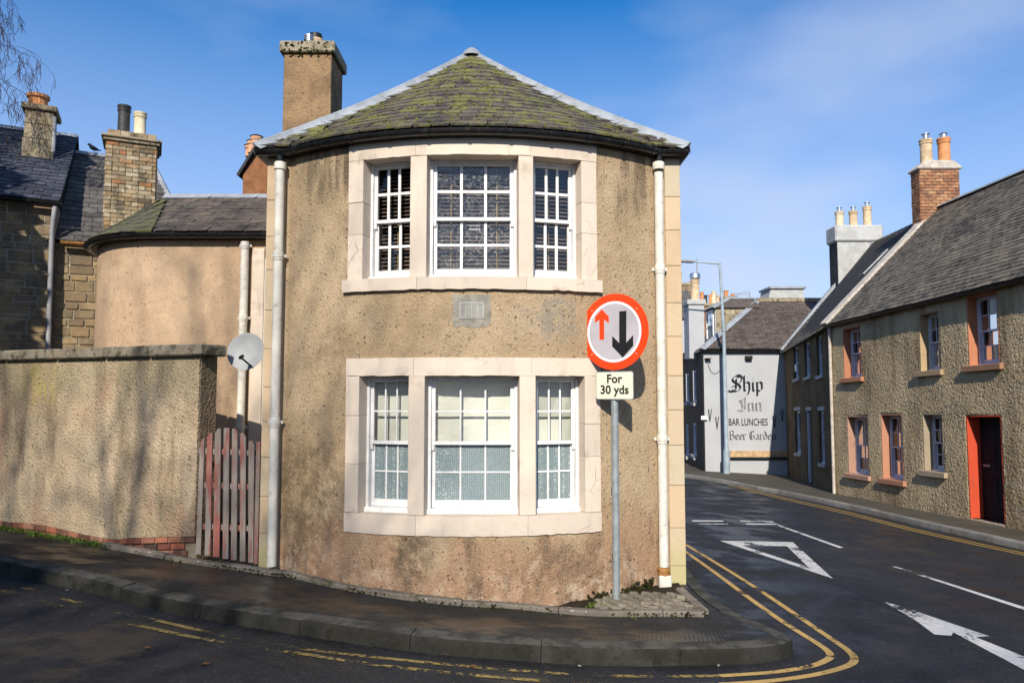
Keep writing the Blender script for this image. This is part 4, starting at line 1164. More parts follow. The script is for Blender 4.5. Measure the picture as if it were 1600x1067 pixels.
ea = anx_path(.13, back=False)[1:]
ridge_r, ridge_l = Vector((XL - .01, RY, RZ)), Vector((rx, RY, RZ))
rd = MB()
rd.add([(XL - .01, AY - .13, ze), (acx, AY - .13, ze), tuple(ridge_l), tuple(ridge_r)], [(0, 1, 2, 3)])
vs_ = [(x, y, ze) for x, y in ea] + [tuple(ridge_l)]
rd.add(vs_, [(i, i + 1, len(ea)) for i in range(len(ea) - 1)])
rd.add([(ea[-1][0], ea[-1][1], ze), (ea[-1][0], 15, ze), tuple(ridge_l)], [(0, 1, 2)])
rd.add([(ea[-1][0], 15, ze), (XL, 15, ze), tuple(ridge_r), tuple(ridge_l)], [(0, 1, 2, 3)])
for v in rd.v: v.z -= .015
ANR = rd.build('roof', MAT['deck'], ANX)
A0, A1 = Vector((acx, AY - .13, ze)), Vector((XL - .01, AY - .13, ze))
place_slates(lambda s_, v: A0.lerp(A1, s_).lerp(ridge_l.lerp(ridge_r, s_), v), 10, .26, ANR, slate_meshes(MAT['slate_annexe'], .3), .22)
ec = [Vector((x, y, ze)) for x, y in reversed(ea)]
def cone_an(s_, v):
    k = s_ * (len(ec) - 1); i = min(int(k), len(ec) - 2); return ec[i].lerp(ec[i + 1], k - i).lerp(ridge_l, v)
MAT['slate_annexe_moss'] = slate('slate_annexe_moss', (.05, .045, .035), (.10, .09, .065), (.17, .175, .06), .47)
place_slates(cone_an, 10, .26, ANR, slate_meshes(MAT['slate_annexe_moss'], .3), .22, trim=True)
lead_hip([ridge_l + Vector((-.05, 0, 0)), ridge_l.lerp(ridge_r, .5), ridge_r], ANR, w=.13, steps=4)
gutter([(x, y, ze - .03) for x, y in reversed(anx_path(.13))], ANX, .062, 5)
f_ = MB(); f_.sweep([(-.06, -.03), (-.06, .045), (.03, .045), (.03, -.03)], [(x, y, ze - .06) for x, y in reversed(anx_path(.05))]); f_.build('fascia', MAT['black_paint'], ANX)
qx = P(380, 500, AY - .09).x
zq = lambda py: P(380, py, AY - .09).z
downpipe(qx, AY - .09, .4, zq(378), ANX, .056, collars=(zq(384), zq(497), zq(668)))
m = MB(); a, b = P(393, 500, AY).x, P(412, 500, AY).x; m.box(a, b, AY - .035, AY + .05, .4, P(400, 389, AY).z); m.build('door_margin', MAT['cream_stone'], ANW, bevel=.005)
m = MB(); m.box(b + .002, XL - .02, AY - .01, AY + .05, .4, P(400, 405, AY).z); m.build('door', MAT['white_paint'], ANX)

# ================================================================ GARDEN WALL
wl0, wl1 = Vector(G(303, 868, .06).xy), Vector(G(0, 815, .09).xy)
wd = (wl1 - wl0).normalized(); wnr = Vector((wd.y, -wd.x))           # towards the road
if wnr.y > 0: wnr = -wnr
GW = Face((wl0.x, wl0.y, 0), wd, wnr)
GWALL = thing('garden_wall', 'tall stained render garden wall with stone coping beside the gate', 'wall', (wl0.x, wl0.y, gz(*wl0)))
ztop = P(303, 556, wl0.y).z
gl_ = 9.0
kink = GW.px(182, 843)[0]
def wall_foot(u):
    p = GW.T(u, 0); base = pz(p.x, p.y)
    if u < kink: return base + .10 + .17 * (1 - u / kink)
    return base + .10 + .02 * math.sin(u * 3)
g = MB(GW.T); us = breaks([0, kink, gl_], .25); vs_ = []
for u in us: vs_ += [(u, wall_foot(u), .0), (u, ztop, 0)]
g.add(vs_, [(2 * i, 2 * i + 2, 2 * i + 3, 2 * i + 1) for i in range(len(us) - 1)])
g.box(0, gl_, -.3, ztop, -.27, -.035)
g.add([(0, -.3, -.27), (0, -.3, -.035), (0, wall_foot(0), -.035), (0, wall_foot(0), 0), (0, ztop, 0), (0, ztop, -.27)], [(0, 1, 2, 3, 4, 5)])
g.build('wall', MAT['garden_render'], GWALL, recalc=False)
u = -.10
while u < gl_:
    L = rnd.uniform(.75, 1.05); dz = rnd.uniform(-.008, .008)
    m = MB(GW.T); m.box(u + .006, u + L - .006, ztop + .002 + dz * 0, ztop + .135 + dz, -.33, .08); m.build('coping_stone', MAT['cope_stone'], GWALL, bevel=.018); u += L
bk = MB(GW.T); bk.add([(0, -.3, -.03), (gl_, -.3, -.03), (gl_, .9, -.03), (0, .9, -.03)], [(0, 1, 2, 3)]); bk.build('brick_bed', MAT['mortar_dark'], GWALL)
u = 0; 
for c_ in range(3):
    u = -.05 * c_
    while u < gl_:
        L = rnd.uniform(.2, .225); p = GW.T(u + L / 2, 0); base = pz(p.x, p.y)
        z0 = wall_foot(u + L / 2) - .075 - .078 * c_
        if z0 + .05 > base and u >= -.01:
            m = MB(GW.T); q = rnd.uniform(-.004, .006); za_, zb2 = wall_foot(u) - .078 * c_, wall_foot(u + L) - .078 * c_
            vsq = [(u + .005, za_ - .07, q - .06), (u + .005, za_ - .07, q), (u + .005, za_ - .006, q - .06), (u + .005, za_ - .006, q), (u + L - .005, zb2 - .07, q - .06), (u + L - .005, zb2 - .07, q), (u + L - .005, zb2 - .006, q - .06), (u + L - .005, zb2 - .006, q)]
            m.add(vsq, BOXF); m.build('brick', MAT['base_brick'], GWALL, bevel=.004)
        u += L

# ================================================================ GATE
GY = 8.42
GATE = thing('garden_gate', 'weathered red picket gate with an arched top beside the house corner', 'gate', (P(352, 870, GY).x, GY, pz(-3.2, GY)))
tops = [688, 678, 671, 669, 671, 678, 690]
xt = [(311, 320.5), (322, 333), (334.5, 346.5), (348, 359.5), (361, 372.5), (374, 385.5), (387, 398.5)]
xb = [(304, 315), (318, 330), (331, 344), (346, 358), (359, 371), (373, 384.5), (386, 397)]
for (a0, a1), (b0, b1), tp, bt in zip(xt, xb, tops, (866, 868, 870, 873, 875, 877, 879)):
    yj = GY + rnd.uniform(-.004, .004)
    a0 += 1.3; a1 -= 1.3; b0 += 1.4; b1 -= 1.4
    tl, tr_ = P(a0, tp + (5 if a0 < 340 else -1), yj), P(a1, tp + (5 if a0 > 360 else -1), yj)
    if 340 < a0 < 360: tl, tr_ = P(a0, tp, yj), P(a1, tp, yj)
    bl, br = P(b0, bt, yj), P(b1, bt, yj)
    m = MB(); m.prism([(bl.x, bl.z), (br.x, br.z), (tr_.x, tr_.z), ((tl.x + tr_.x) / 2, max(tl.z, tr_.z) + .008), (tl.x, tl.z)], lambda a, b, h: (a, yj + h, b), 0, .02); m.build('gate_slat', MAT['gate_wood'], GATE, bevel=.003)
for py in (704, 757, 822):
    a, b = P(309, py, GY + .02), P(398, py + 4, GY + .02)
    m = MB(); m.prism([(a.x, a.z - .03), (b.x, b.z - .03), (b.x, b.z + .03), (a.x, a.z + .03)], lambda x, z, h: (x, h, z), GY + .026, GY + .06); m.build('gate_rail', MAT['gate_wood'], GATE)
m = MB(); a = P(400, 690, GY + .03); b = P(399, 880, GY + .03); m.box(b.x - .01, b.x + .035, GY + .0, GY + .06, b.z, a.z); m.build('gate_post', MAT['gate_wood'], GATE)

# ================================================================ SATELLITE DISH
DY = 8.95
dc = P(384, 549, DY)
DISH = thing('satellite_dish', 'pale grey satellite dish fixed behind the left house corner', 'satellite dish', (XL, DY, dc.z))
dn = Vector((-.12, -.97, .16)).normalized()
m = MB(); rr = .228
m.lathe([(.001, -.05), (rr * .3, -.046), (rr * .6, -.032), (rr * .85, -.012), (rr, 0), (rr + .005, .001), (rr + .003, -.004), (rr * .85, -.018), (rr * .6, -.038), (rr * .3, -.052), (.001, -.056)], dc, 36, axis=dn, cap=False)
for v in m.v: v.x = dc.x + (v.x - dc.x) * 1.02
m.build('reflector', MAT['dish'], DISH, smooth='all')
lo = dc + Vector((.10, -.02, -.20)); lnb = dc + Vector((.035, -.25, -.085))
m = MB(); m.tube([lo, lo.lerp(lnb, .9)], .011, 8); m.build('feed_arm', MAT['black_paint'], DISH)
m = MB(); m.tube([lnb + Vector((0, -.03, -.01)), lnb, lnb + Vector((.0, .055, .02))], [.018, .024, .02], 10); m.build('receiver', MAT['black_paint'], DISH, smooth=True)
m = MB(); m.tube([dc + Vector((.04, .06, -.02)), (XL + .03, DY + .1, dc.z - .02)], .02, 10); m.build('wall_arm', MAT['pipe_grey'], DISH)
m = MB(); m.box(XL - .02, XL, DY + .03, DY + .17, dc.z - .1, dc.z + .06); m.build('wall_plate', MAT['pipe_grey'], DISH)

# ================================================================ STONE HOUSES, LEFT
def rubble_wall(F, u0, u1, z0, z1, parent, mat, depth=.12, ch=(.13, .27), name='stone', wr=(1.2, 2.6)):
    z = z0
    while z < z1 - .02:
        h = min(rnd.uniform(*ch), z1 - z)
        if z1 - z - h < .08: h = z1 - z
        u = u0 - rnd.uniform(0, .2)
        while u < u1:
            L = h * rnd.uniform(*wr); a, b = max(u, u0), min(u + L, u1)
            if u1 - b < .1: b = u1; L = b - u
            if b - a > .03:
                parts = [(z, z + h)] if rnd.random() > .22 or h < .2 else [(z, z + h * .45), (z + h * .45, z + h)]
                for p0, p1 in parts:
                    m = MB(F.T); q = rnd.uniform(.004, .022); g_ = .009
                    vq = [(x, zz, n) for x in (a + g_ * rnd.uniform(.5, 1.4), b - g_ * rnd.uniform(.5, 1.4)) for zz in (p0 + g_ * rnd.uniform(.4, 1.2), p1 - g_ * rnd.uniform(.4, 1.2)) for n in (-depth, q)]
                    m.add(vq, BOXF); m.build(name, mat, parent, bevel=.012)
            u += L
        z += h
QA = P(84, 430, 14.0); TURN = (QA.x, QA.y, R_(26))   # the old houses stand at an angle to the road
def PA(px, py, Y):
    Ri = Matrix.Rotation(-TURN[2], 3, 'Z'); q = Vector((TURN[0], TURN[1], 0))
    c_ = Ri @ (Vector((0, 0, EYE)) - q) + q; d = Ri @ ray(px, py)
    return c_ + d * ((Y - c_.y) / d.y)
AYW = 14.0
ax_r = PA(84, 430, AYW).x
za_e = PA(40, 314, AYW).z
SHA = thing('stone_house', 'stone house with dark blue slate roof and single pot chimney at the far left', 'house', (ax_r - 2, AYW + 2, gz(ax_r, AYW)), turn=TURN)
FA = Face((ax_r, AYW, 0), (-1, 0), (0, -1))
m = MB(); m.box(ax_r - 6, ax_r - .012, AYW + .0, AYW + 5.5, -.2, za_e); SAW = m.build('wall', MAT['mortar'], SHA)
rubble_wall(FA, 0, 1.9, 2.55, za_e - .01, SAW, MAT['rubble'], ch=(.13, .29), wr=(1.1, 2.4))
rub2 = MB(FA.T); rub2.box(1.91, 6, 2.5, za_e - .01, -.02, .006); rub2.build('plain_masonry', MAT['rubble'], SAW)
def in_view(p):
    y = p.y * CT + (p.z - EYE) * ST; z = -p.y * ST + (p.z - EYE) * CT
    return y > .5 and -15 < 800 + FOC * p.x / y < 1615 and -15 < 533.5 - FOC * z / y < 1082
def slate_sheet(name, c00, c10, c01, c11, rows, width, mat, parent, th=.012, one=None, turn=None, most=300):
    """joined slates over a quad: c00 c10 eave, c01 c11 ridge"""
    c00, c10, c01, c11 = map(Vector, (c00, c10, c01, c11)); m = MB(); todo = []
    tm = Matrix.Translation((turn[0], turn[1], 0)) @ Matrix.Rotation(turn[2], 4, 'Z') @ Matrix.Translation((-turn[0], -turn[1], 0)) if turn else Matrix.Identity(4)
    nn = (c10 - c00).cross(c01 - c00).normalized()
    if nn.z < 0: nn = -nn
    for j in range(rows):
        v0, v1 = j / rows, (j + 1.15) / rows
        a, b = c00.lerp(c01, v0), c10.lerp(c11, v0); a1, b1 = c00.lerp(c01, min(1, v1)), c10.lerp(c11, min(1, v1))
        n = max(1, int((b - a).length / width)); off = .5 * (j % 2)
        for i in range(-1, n + 1):
            s0, s1 = max(0, (i + off) / n + .0), min(1, (i + 1 + off) / n - .012 / n * 3)
            if s1 - s0 < .15 / n: continue
            lift = th * rnd.uniform(.8, 1.5); dv_ = rnd.uniform(-.0025, .006)
            q0 = a.lerp(b, s0) + nn * (lift + .006); q1 = a.lerp(b, s1) + nn * (lift + .006); r0 = a1.lerp(b1, s0) + nn * .004; r1 = a1.lerp(b1, s1) + nn * .004
            dn_ = (a - a1).normalized() * dv_; q0 += dn_; q1 += dn_
            wv = nn * (.016 * mnoise.noise(q0 * .9) + .006 * mnoise.noise(q0 * 3.1)); q0 += wv; q1 += wv; r0 += wv; r1 += wv
            w_ = tm @ ((q0 + r1) / 2)
            todo.append((w_.y if in_view(w_) else 1e6 + w_.y, len(todo), [tuple(q0), tuple(q1), tuple(r1), tuple(r0), tuple(q0 - nn * (lift + .006)), tuple(q1 - nn * (lift + .006))]))
    fs_ = [(0, 1, 2, 3), (4, 5, 1, 0), (0, 3, 4), (1, 5, 2)]
    if one is not None:                               # the slates that show largest are pieces of their own
        todo.sort()
        for d_, _, vs_ in todo[:most]:
            if d_ < 1e6: link('slate', mesh_of('slate', vs_, fs_, mat=one, recalc=False), parent)
        todo = [t_ for k_, t_ in enumerate(todo) if k_ >= most or t_[0] >= 1e6]
    for _, _, vs_ in todo: m.add(vs_, fs_)
    return stuff(m.build(name, mat, parent, recalc=False)) if todo else None
ary, arz = AYW + 2.9, PA(40, 204, AYW + 2.9).z
A_e0, A_e1 = (ax_r - 6, AYW - .15, za_e + .02), (ax_r + .06, AYW - .15, za_e + .02)
A_r0, A_r1 = (ax_r - 6, ary, arz), (ax_r + .06, ary, arz)
rfm = MB(); rfm.add([A_e0, A_e1, A_r1, A_r0], [(0, 1, 2, 3)]); rfm.add([A_r0, A_r1, (ax_r + .06, AYW + 5.7, za_e), (ax_r - 6, AYW + 5.7, za_e)], [(0, 1, 2, 3)])
rfm.add([(ax_r - .013, AYW, za_e), (ax_r - .013, ary, arz - .02), (ax_r - .013, AYW + 5.5, za_e)], [(0, 1, 2)])
SAR = rfm.build('roof', MAT['deck'], SHA)
slate_sheet('slates', A_e0, A_e1, A_r0, A_r1, 22, .3, MAT['slate_blue'], SAR, one=MAT['slate_blue_one'], turn=TURN)
lead_hip([Vector(A_r0), Vector(A_r0).lerp(Vector(A_r1), .5), Vector(A_r1)], SAR, steps=6)
gutter([(ax_r - 6, AYW - .2, za_e - .02), (ax_r + .1, AYW - .2, za_e - .02)], SHA, .065, 9)
sy = 15.6; a, b = PA(39, 200, sy), PA(82, 200, sy)
zk, zk2 = PA(60, 173, sy).z, PA(60, 151, sy).z
CHA = stack(SAR, a.x, b.x, sy, sy + .7, za_e + .5, zk, .12, .08, MAT['old_stack'], MAT['old_stack'])
for k, (z0, z1) in enumerate(((za_e + 1.0, zk - .62), (zk - .61, zk - .31), (zk - .30, zk - .01))):
    e = .015 + (.02 if k == 0 else 0); m = MB(); m.box(a.x - e, b.x + e, sy - e, sy + .3, z0, z1); m.build('stack_stone', MAT['old_stack'], CHA, bevel=.012)
pc = PA(60, 150, sy + .35); pot(CHA, (pc.x, sy + .35, zk + .118), .20, .32, MAT['pot_orange'], 'squat')
m = MB(); q = PA(83, 240, sy - .1); m.tube([(q.x, sy - .1, PA(83, 240, sy).z), (q.x, sy - .1, PA(83, 185, sy).z)], .035, 8); m.build('vent_pipe', MAT['pipe_grey'], SHA)
gx = PA(79, 450, AYW - .15).x
m = MB(); m.tube([(gx, AYW - .12, PA(79, 541, AYW).z - .3), (gx - .02, AYW - .12, PA(80, 360, AYW).z), (gx + .02, AYW - .17, za_e - .06)], .045, 10); m.build('downpipe', MAT['pipe_grey'], SHA, smooth=True)

BYW = 14.12
zb_e = PA(115, 381, BYW).z
SHB = thing('stone_house', 'stone house with grey slate roof between the blue roof and the brick chimney', 'house', (-7.5, BYW + 3, gz(-7.5, BYW)), turn=TURN)
bx_l, bx_r = ax_r + .02, PA(152, 450, BYW).x + .6
FB = Face((ax_r + .01, BYW, 0), (1, 0), (0, -1))
hipx = PA(305, 304, 14.9).x
m = MB(); m.box(ax_r + .0, hipx - .1, BYW + .01, BYW + 5.6, -.2, zb_e); SBW = m.build('wall', MAT['mortar'], SHB)
rubble_wall(FB, 0, bx_r - ax_r, 2.5, zb_e - .01, SBW, MAT['rubble'], ch=(.11, .22), wr=(1.4, 3.0))
bry = BYW + 2.9; brz = PA(120, 239, bry).z
B0, B1 = Vector((ax_r - .0, BYW - .14, zb_e + .03)), Vector((hipx, BYW - .14, zb_e + .03))
b1r = PA(238, 256, bry).x
B2, B3 = Vector((ax_r, bry, brz)), Vector((b1r, bry, brz - .03))
rfm = MB(); rfm.add([tuple(B0), tuple(B1), tuple(B3), tuple(B2)], [(0, 1, 2, 3)]); rfm.add([tuple(B1), (hipx, BYW + 5.8, zb_e), tuple(B3)], [(0, 1, 2)])
rfm.add([tuple(B2), tuple(B3), (hipx, BYW + 5.8, zb_e), (ax_r, BYW + 5.8, zb_e)], [(0, 1, 2, 3)])
SBR = rfm.build('roof', MAT['deck'], SHB)
slate_sheet('slates', B0, B1, B2, B3, 20, .28, MAT['slate_dark'], SBR, one=MAT['slate_dark_one'], turn=TURN)
lead_hip([B2, B2.lerp(B3, .5), B3], SBR, steps=4); lead_hip([B3, B3.lerp(B1, .5), B1], SBR, steps=4)
gutter([(ax_r + .1, BYW - .2, zb_e), (bx_r, BYW - .2, zb_e)], SHB, .07, 3, MAT['rust'])

# brick stack
KY = 13.3
BST = thing('brick_chimney', 'tall weathered buff brick chimney stack with a black pot and a cream pot', 'chimney', (PA(204, 300, KY).x, KY + .4, gz(-6.9, KY)), turn=TURN)
kx0, kx1 = PA(163, 300, KY).x, PA(243, 300, KY).x
kz0, kz1 = 4.6, PA(204, 224, KY).z
m = MB(); m.box(kx0 + .015, kx1 - .015, KY + .015, KY + .78, -.1, kz1 + .1); CORE = m.build('core', MAT['mortar'], BST)
def brick_mesh(mat, name='brick', n=4):
    out = []
    for k in range(n):
        m = MB(); m.box(-.5, .5, -.5, .5, -.5, .5)
        out.append(mesh_of(name, [Vector((v.x + rnd.uniform(-.03, .03), v.y, v.z + rnd.uniform(-.07, .07))) for v in m.v], m.f, bevel=.05, mat=mat))
    return out
def brick_face(parent, o, du, dn, width, z0, z1, meshes, bl=.215, bh=.07, dep=.09, gap=.01, proud=.012, name='brick', header=.0):
    """courses of bricks on a vertical face: o origin, du along, dn outward"""
    du, dn = Vector(du), Vector(dn); z = z0; k = 0; rows_ = max(1, round((z1 - z0) / bh)); bh = (z1 - z0) / rows_
    for k in range(rows_):
        hd = header and k % 4 == 2
        L = bl / 2 if hd else bl; u = -(L / 2 if k % 2 else 0)
        while u < width - .01:
            a, b = max(u, 0), min(u + L, width)
            if b - a > .03:
                c_ = Vector(o) + du * ((a + b) / 2) + dn * (proud + rnd.uniform(-.006, .005) - dep / 2) + Vector((0, 0, z0 + bh * (k + .5) - o[2]))
                M = Matrix(((*(du * (b - a - gap)),), (*(-dn * dep),), (0, 0, bh - gap * rnd.uniform(.7, 1.2)))).transposed().to_4x4(); M.translation = c_
                link(name, rnd.choice(meshes), parent, M)
            u += L
bm1 = brick_mesh(MAT['stack_brick'])
brick_face(CORE, (kx0, KY, 0), (1, 0, 0), (0, -1, 0), kx1 - kx0, kz0, kz1, bm1, bl=.23, bh=.083, header=1)
brick_face(CORE, (kx1, KY + .01, 0), (0, 1, 0), (1, 0, 0), .78, kz0 + .9, kz1, bm1, bl=.23, bh=.083)
brick_face(CORE, (kx0, KY + .78, 0), (0, -1, 0), (-1, 0, 0), .77, kz0 + .9, kz1, bm1, bl=.23, bh=.083)
for k, (e, h0, h1) in enumerate(((.05, 0, .06), (.085, .062, .11))):
    m = MB(); m.box(kx0 - e, kx1 + e, KY - e, KY + .78 + e, kz1 + h0, kz1 + h1); m.build('chimney_cap', MAT['old_stack'], BST, bevel=.012)
zc2 = kz1 + .111; zc3 = PA(204, 206, KY).z
m = MB(); m.box(kx0 + .03, kx1 - .03, KY + .03, KY + .75, zc2 - .01, zc3 - .01); TOPB = m.build('top_core', MAT['mortar_dark'], BST)
brick_face(TOPB, (kx0 + .01, KY + .01, 0), (1, 0, 0), (0, -1, 0), kx1 - kx0 - .02, zc2 + .002, zc3, bm1, bl=.23, bh=.08)
for px_, w_, h0, mt in ((193, 9.5, 166, 'pot_black'), (218.5, 9.5, 177, 'pot_cream')):
    q = PA(px_, 206, KY + .35); top = PA(px_, h0, KY + .35).z; pot(BST, (q.x, KY + .35, zc3 - .02), w_ / FOC * KY, top - zc3 + .02, MAT[mt])

# brown stack behind the annexe roof
NY = 13.4
NST = thing('rendered_chimney', 'brown roughcast gable chimney showing between the annexe roof and the house eaves', 'chimney', (P(400, 300, NY).x, NY + .3, gz(-4.6, NY)))
n0, n1 = P(379, 300, NY).x, P(430, 300, NY).x
m = MB(); m.prism([(n0, -.1), (n1, -.1), (n1, P(400, 236, NY).z), (P(402, 236, NY).x, P(400, 236, NY).z), (n0, P(379, 272, NY).z)], lambda a, b, h: (a, h, b), NY, NY + .6); NS_ = m.build('shaft', MAT['chim_brown'], NST)
m = MB(); m.sweep([(-.35, 0), (-.35, .05), (.35, .05), (.35, 0)], [(n0 - .06, NY + .28, P(379, 277, NY).z), (P(402, 236, NY).x, NY + .28, P(400, 235, NY).z), (n1, NY + .28, P(400, 235, NY).z)]); m.build('skew_cope', MAT['chim_dark'], NS_)
for k, dx in enumerate((0, -.06, -.1)):
    q = P(403, 233, NY + .2 + .22 * k); zz = P(403, 234, NY).z
    p_ = pot(NST, (q.x + dx, NY + .12 + .2 * k, zz + .03), .10, .24 - .02 * k, MAT['pot_peach'], 'squat')
    c_ = MB(); c_.lathe([(.11, 0), (.125, .01), (.06, .04), (.01, .05)], (q.x + dx, NY + .12 + .2 * k, zz + .275 - .02 * k), 12); c_.build('pot_cowl', MAT['black_paint'], p_)

# blackbird on the ridge
bc = PA(147, 237.5, bry)
BIRD = thing('blackbird', 'small black bird perched on the slate ridge left of the brick chimney', 'bird', (bc.x, bry, bc.z - .09), turn=TURN)
m = MB(); pts = [(-.15, 0, .015), (-.09, 0, .02), (-.05, 0, .03), (0, 0, .045), (.05, 0, .07), (.075, 0, .10), (.095, 0, .125), (.115, 0, .13), (.13, 0, .128), (.155, 0, .122)]
bz = brz + .085
m.tube([(bc.x - x, bry + y, bz + z + .02) for x, y, z in pts], [.008, .018, .036, .052, .050, .038, .034, .030, .012, .003], 12); m.build('body', MAT['feather'], BIRD, smooth='all')
for s_ in (-1, 1):
    l_ = MB(); l_.tube([(bc.x, bry + s_ * .02, bz + .03), (bc.x + .01, bry + s_ * .02, bz - .03)], .005, 5); l_.build('leg', MAT['feather'], BIRD)

# ================================================================ TERRACE ON THE RIGHT
CORN = Vector((9.5, 21.9))
NR = Face((CORN.x, CORN.y, gz(*CORN) + .10), (.62, -7.0), (-7.0, -.62), .033)
HN = NR.px(1300, 508)[1]
NEAR = thing('harled_cottage', 'rough harled terraced house with orange window surrounds and a red doorway', 'house', (CORN.x + 2, 17, gz(12, 17)))
LN = 12.5
ops = [  # px left, right, top, bottom, reveal colour, kind
    (1318, 1346, 511, 590, (.43, .19, .105), 'w'), (1437, 1469, 487, 579, (.42, .30, .17), 'w'), (1512, 1561, 458, 570, (.46, .185, .095), 'w'),
    (1325, 1357, 650, 741, (.42, .245, .17), 'w'), (1378, 1411, 647, 749, (.45, .215, .13), 'w'), (1443, 1475, 646, 736, (.36, .29, .20), 'w'), (1513, 1568, 649, 816, (.58, .075, .03), 'd')]
rects = []
for l, r, t, b, c_, k in ops:
    u0 = NR.px(r, (t + b) / 2)[0]; u1 = NR.px(l, (t + b) / 2)[0]; um = (l + r) / 2
    u0, u1 = sorted((u0, u1)); z0, z1 = NR.px(um, b)[1], NR.px(um, t)[1]
    if k == 'd': z0 = .05
    rects.append((u0, u1, z0, z1, c_, k))
# one more bay, out of the picture towards the viewer
rects.append((9.2, 10.1, .75, 2.0, (.4, .3, .2), 'w')); rects.append((9.2, 10.1, 2.9, 4.1, (.5, .25, .14), 'w'))
usb = breaks([0, LN] + [x for r in rects for x in r[:2]], .024); zsb = breaks([-.3, HN] + [x for r in rects for x in r[2:4]], .024)
def harl(u, z):
    e = 1.0
    for r in rects:
        d = max(r[0] - u, u - r[1], r[2] - z, z - r[3])
        if d < .012: e = 0
    v = mnoise.noise(Vector((u * 29, z * 29, 3.1))) * .5 + mnoise.noise(Vector((u * 58, z * 58, 9.1))) * .5
    w_ = mnoise.noise(Vector((u * 1.3, z * 1.3, 5.5)))
    return NR.T(u, z, e * (.012 + .028 * v + .014 * w_))
hw = MB(); hw.grid(usb, zsb, harl, skip=lambda u, z: any(r[0] < u < r[1] and r[2] < z < r[3] for r in rects))
NW = hw.build('wall', MAT['rough_cast'], NEAR, smooth='all', recalc=False)
bk = MB(NR.T); DN = 7.0
bk.grid([0, LN], [-.3, HN], lambda u, z: (u, z, -DN)); bk.grid([-DN, -.02], [-.3, HN], lambda n, z: (0, z, n)); bk.grid([-DN, -.02], [-.3, HN], lambda n, z: (LN, z, n))
bk.build('rear_wall', MAT['far_render'], NEAR, recalc=False)
inn_ = MB(NR.T); inn_.box(.05, LN - .05, -.2, HN - .05, -1.3, -1.2); inn_.build('inner_wall', MAT['room'], NEAR)
surr = {}
MAT['sill_red'] = painted_stone('sill_red', (.36, .19, .11), dirt=(.2, .12, .08), crack=False)
def surround(u0, u1, z0, z1, c_, Fc, parent, sill=True, depth=.30, m_w=.085, cols=None):
    key = tuple(round(x, 3) for x in c_)
    if key not in surr: surr[key] = painted_stone('margin_paint_%d' % len(surr), c_, dirt=tuple(x * .45 + .03 for x in c_), amt=.5, crack=False)
    mt = surr[key]
    for nm, bx in (('jamb', (u0 - .0, u0 + .03, z0, z1)), ('jamb', (u1 - .03, u1 + .0, z0, z1)), ('lintel', (u0 + .03, u1 - .03, z1 - .03, z1))):
        m = MB(Fc.T); m.box(*bx, -depth, .008); m.build(nm, mt, parent, bevel=.004)
    if sill:
        m = MB(Fc.T); m.box(u0 - .1, u1 + .1, z0 - .13, z0 - .002, -depth, .10); m.build('sill', MAT['sill_red'] if c_[0] > .45 else mt, parent, bevel=.008)
pink = painted_stone('door_step', (.3, .25, .2), crack=False)
for u0, u1, z0, z1, c_, k in rects:
    surround(u0, u1, z0, z1, c_, NR, NW, sill=(k == 'w'), depth=.34 if k == 'w' else .36)
    um = (u0 + u1) / 2
    if k == 'w':
        # T maps u to the right as seen from the road
        T = lambda u, z, n, um=um, z0=z0: NR.T(um - u, z0 + z, n - .23)
        sash_window(T, u1 - u0 - .065, z1 - z0 - .035, NEAR, MAT['window_paint'], MAT['glass'], MAT['glass'], fw=.04, bar=.02, blind='curtain', horns=False, detail=False)
    else:
        m = MB(NR.T); m.box(u0 + .032, u1 - .032, z0 - .02, z1 - .032, -.33, -.29); D = m.build('door', MAT['sash_dark'], NEAR)
        for (a0, a1, b0, b1) in ((.1, .46, .12, .42), (.54, .9, .12, .42), (.1, .46, .5, .93), (.54, .9, .5, .93)):
            m = MB(NR.T); w_, h_ = u1 - u0 - .064, z1 - z0 - .03; m.box(u0 + .032 + a0 * w_, u0 + .032 + a1 * w_, z0 + b0 * h_, z0 + b1 * h_, -.291, -.281); m.build('door_panel', MAT['sash_dark'], D, bevel=.006)
        m = MB(NR.T); m.box(u0 + .1, u0 + .3, z0 + 1.12, z0 + 1.17, -.281, -.272); m.build('letter_plate', MAT['pipe_grey'], D)
        m = MB(NR.T); m.box(u0 + .032, u1 - .032, -.12, z0 - .022, -.24, .03); m.build('door_step', pink, NEAR)
DR, RISE = 3.5, 3.62
e0, e1, r0_, r1_ = NR.T(0, HN + .02, .17), NR.T(LN, HN + .02, .17), NR.T(0, HN + RISE, -DR), NR.T(LN, HN + RISE, -DR)
bk0, bk1 = NR.T(0, HN, -DN - .1), NR.T(LN, HN, -DN - .1)
rfm = MB(); rfm.add([tuple(x) for x in (e0, e1, r1_, r0_, bk0, bk1)], [(0, 1, 2, 3), (3, 2, 5, 4), (0, 3, 4), (1, 5, 2)]); NRF = rfm.build('roof', MAT['deck'], NEAR)
slate_sheet('slates', e0, e1, r0_, r1_, 34, .23, MAT['slate_row'], NRF, one=MAT['slate_row_one'])
lead_hip([r0_ + Vector((0, 0, .02)), r0_.lerp(r1_, .5), r1_], NRF, w=.14, steps=9)
gutter([e1 + Vector((0, 0, -.03)) , e0 + Vector((0, 0, -.03))][::-1], NEAR, .06, 14)
# skew between the two roofs
sk = MB(); nd = Vector((NR.d.x, NR.d.y, 0))
sk.sweep([(-.17, -.05), (-.17, .09), (.17, .09), (.17, -.05)], [e0 + Vector((0, 0, -.02)), e0.lerp(r0_, .5), r0_]); sk.build('skew_stone', MAT['cement'], NRF, bevel=.01)
up_ = NR.px(1303, 640)[0]
m = MB(NR.T); m.tube([(.10, -.05, .08), (.10, HN - .08, .08)], .045, 10); m.build('downpipe', MAT['cement'], NEAR, smooth=True)
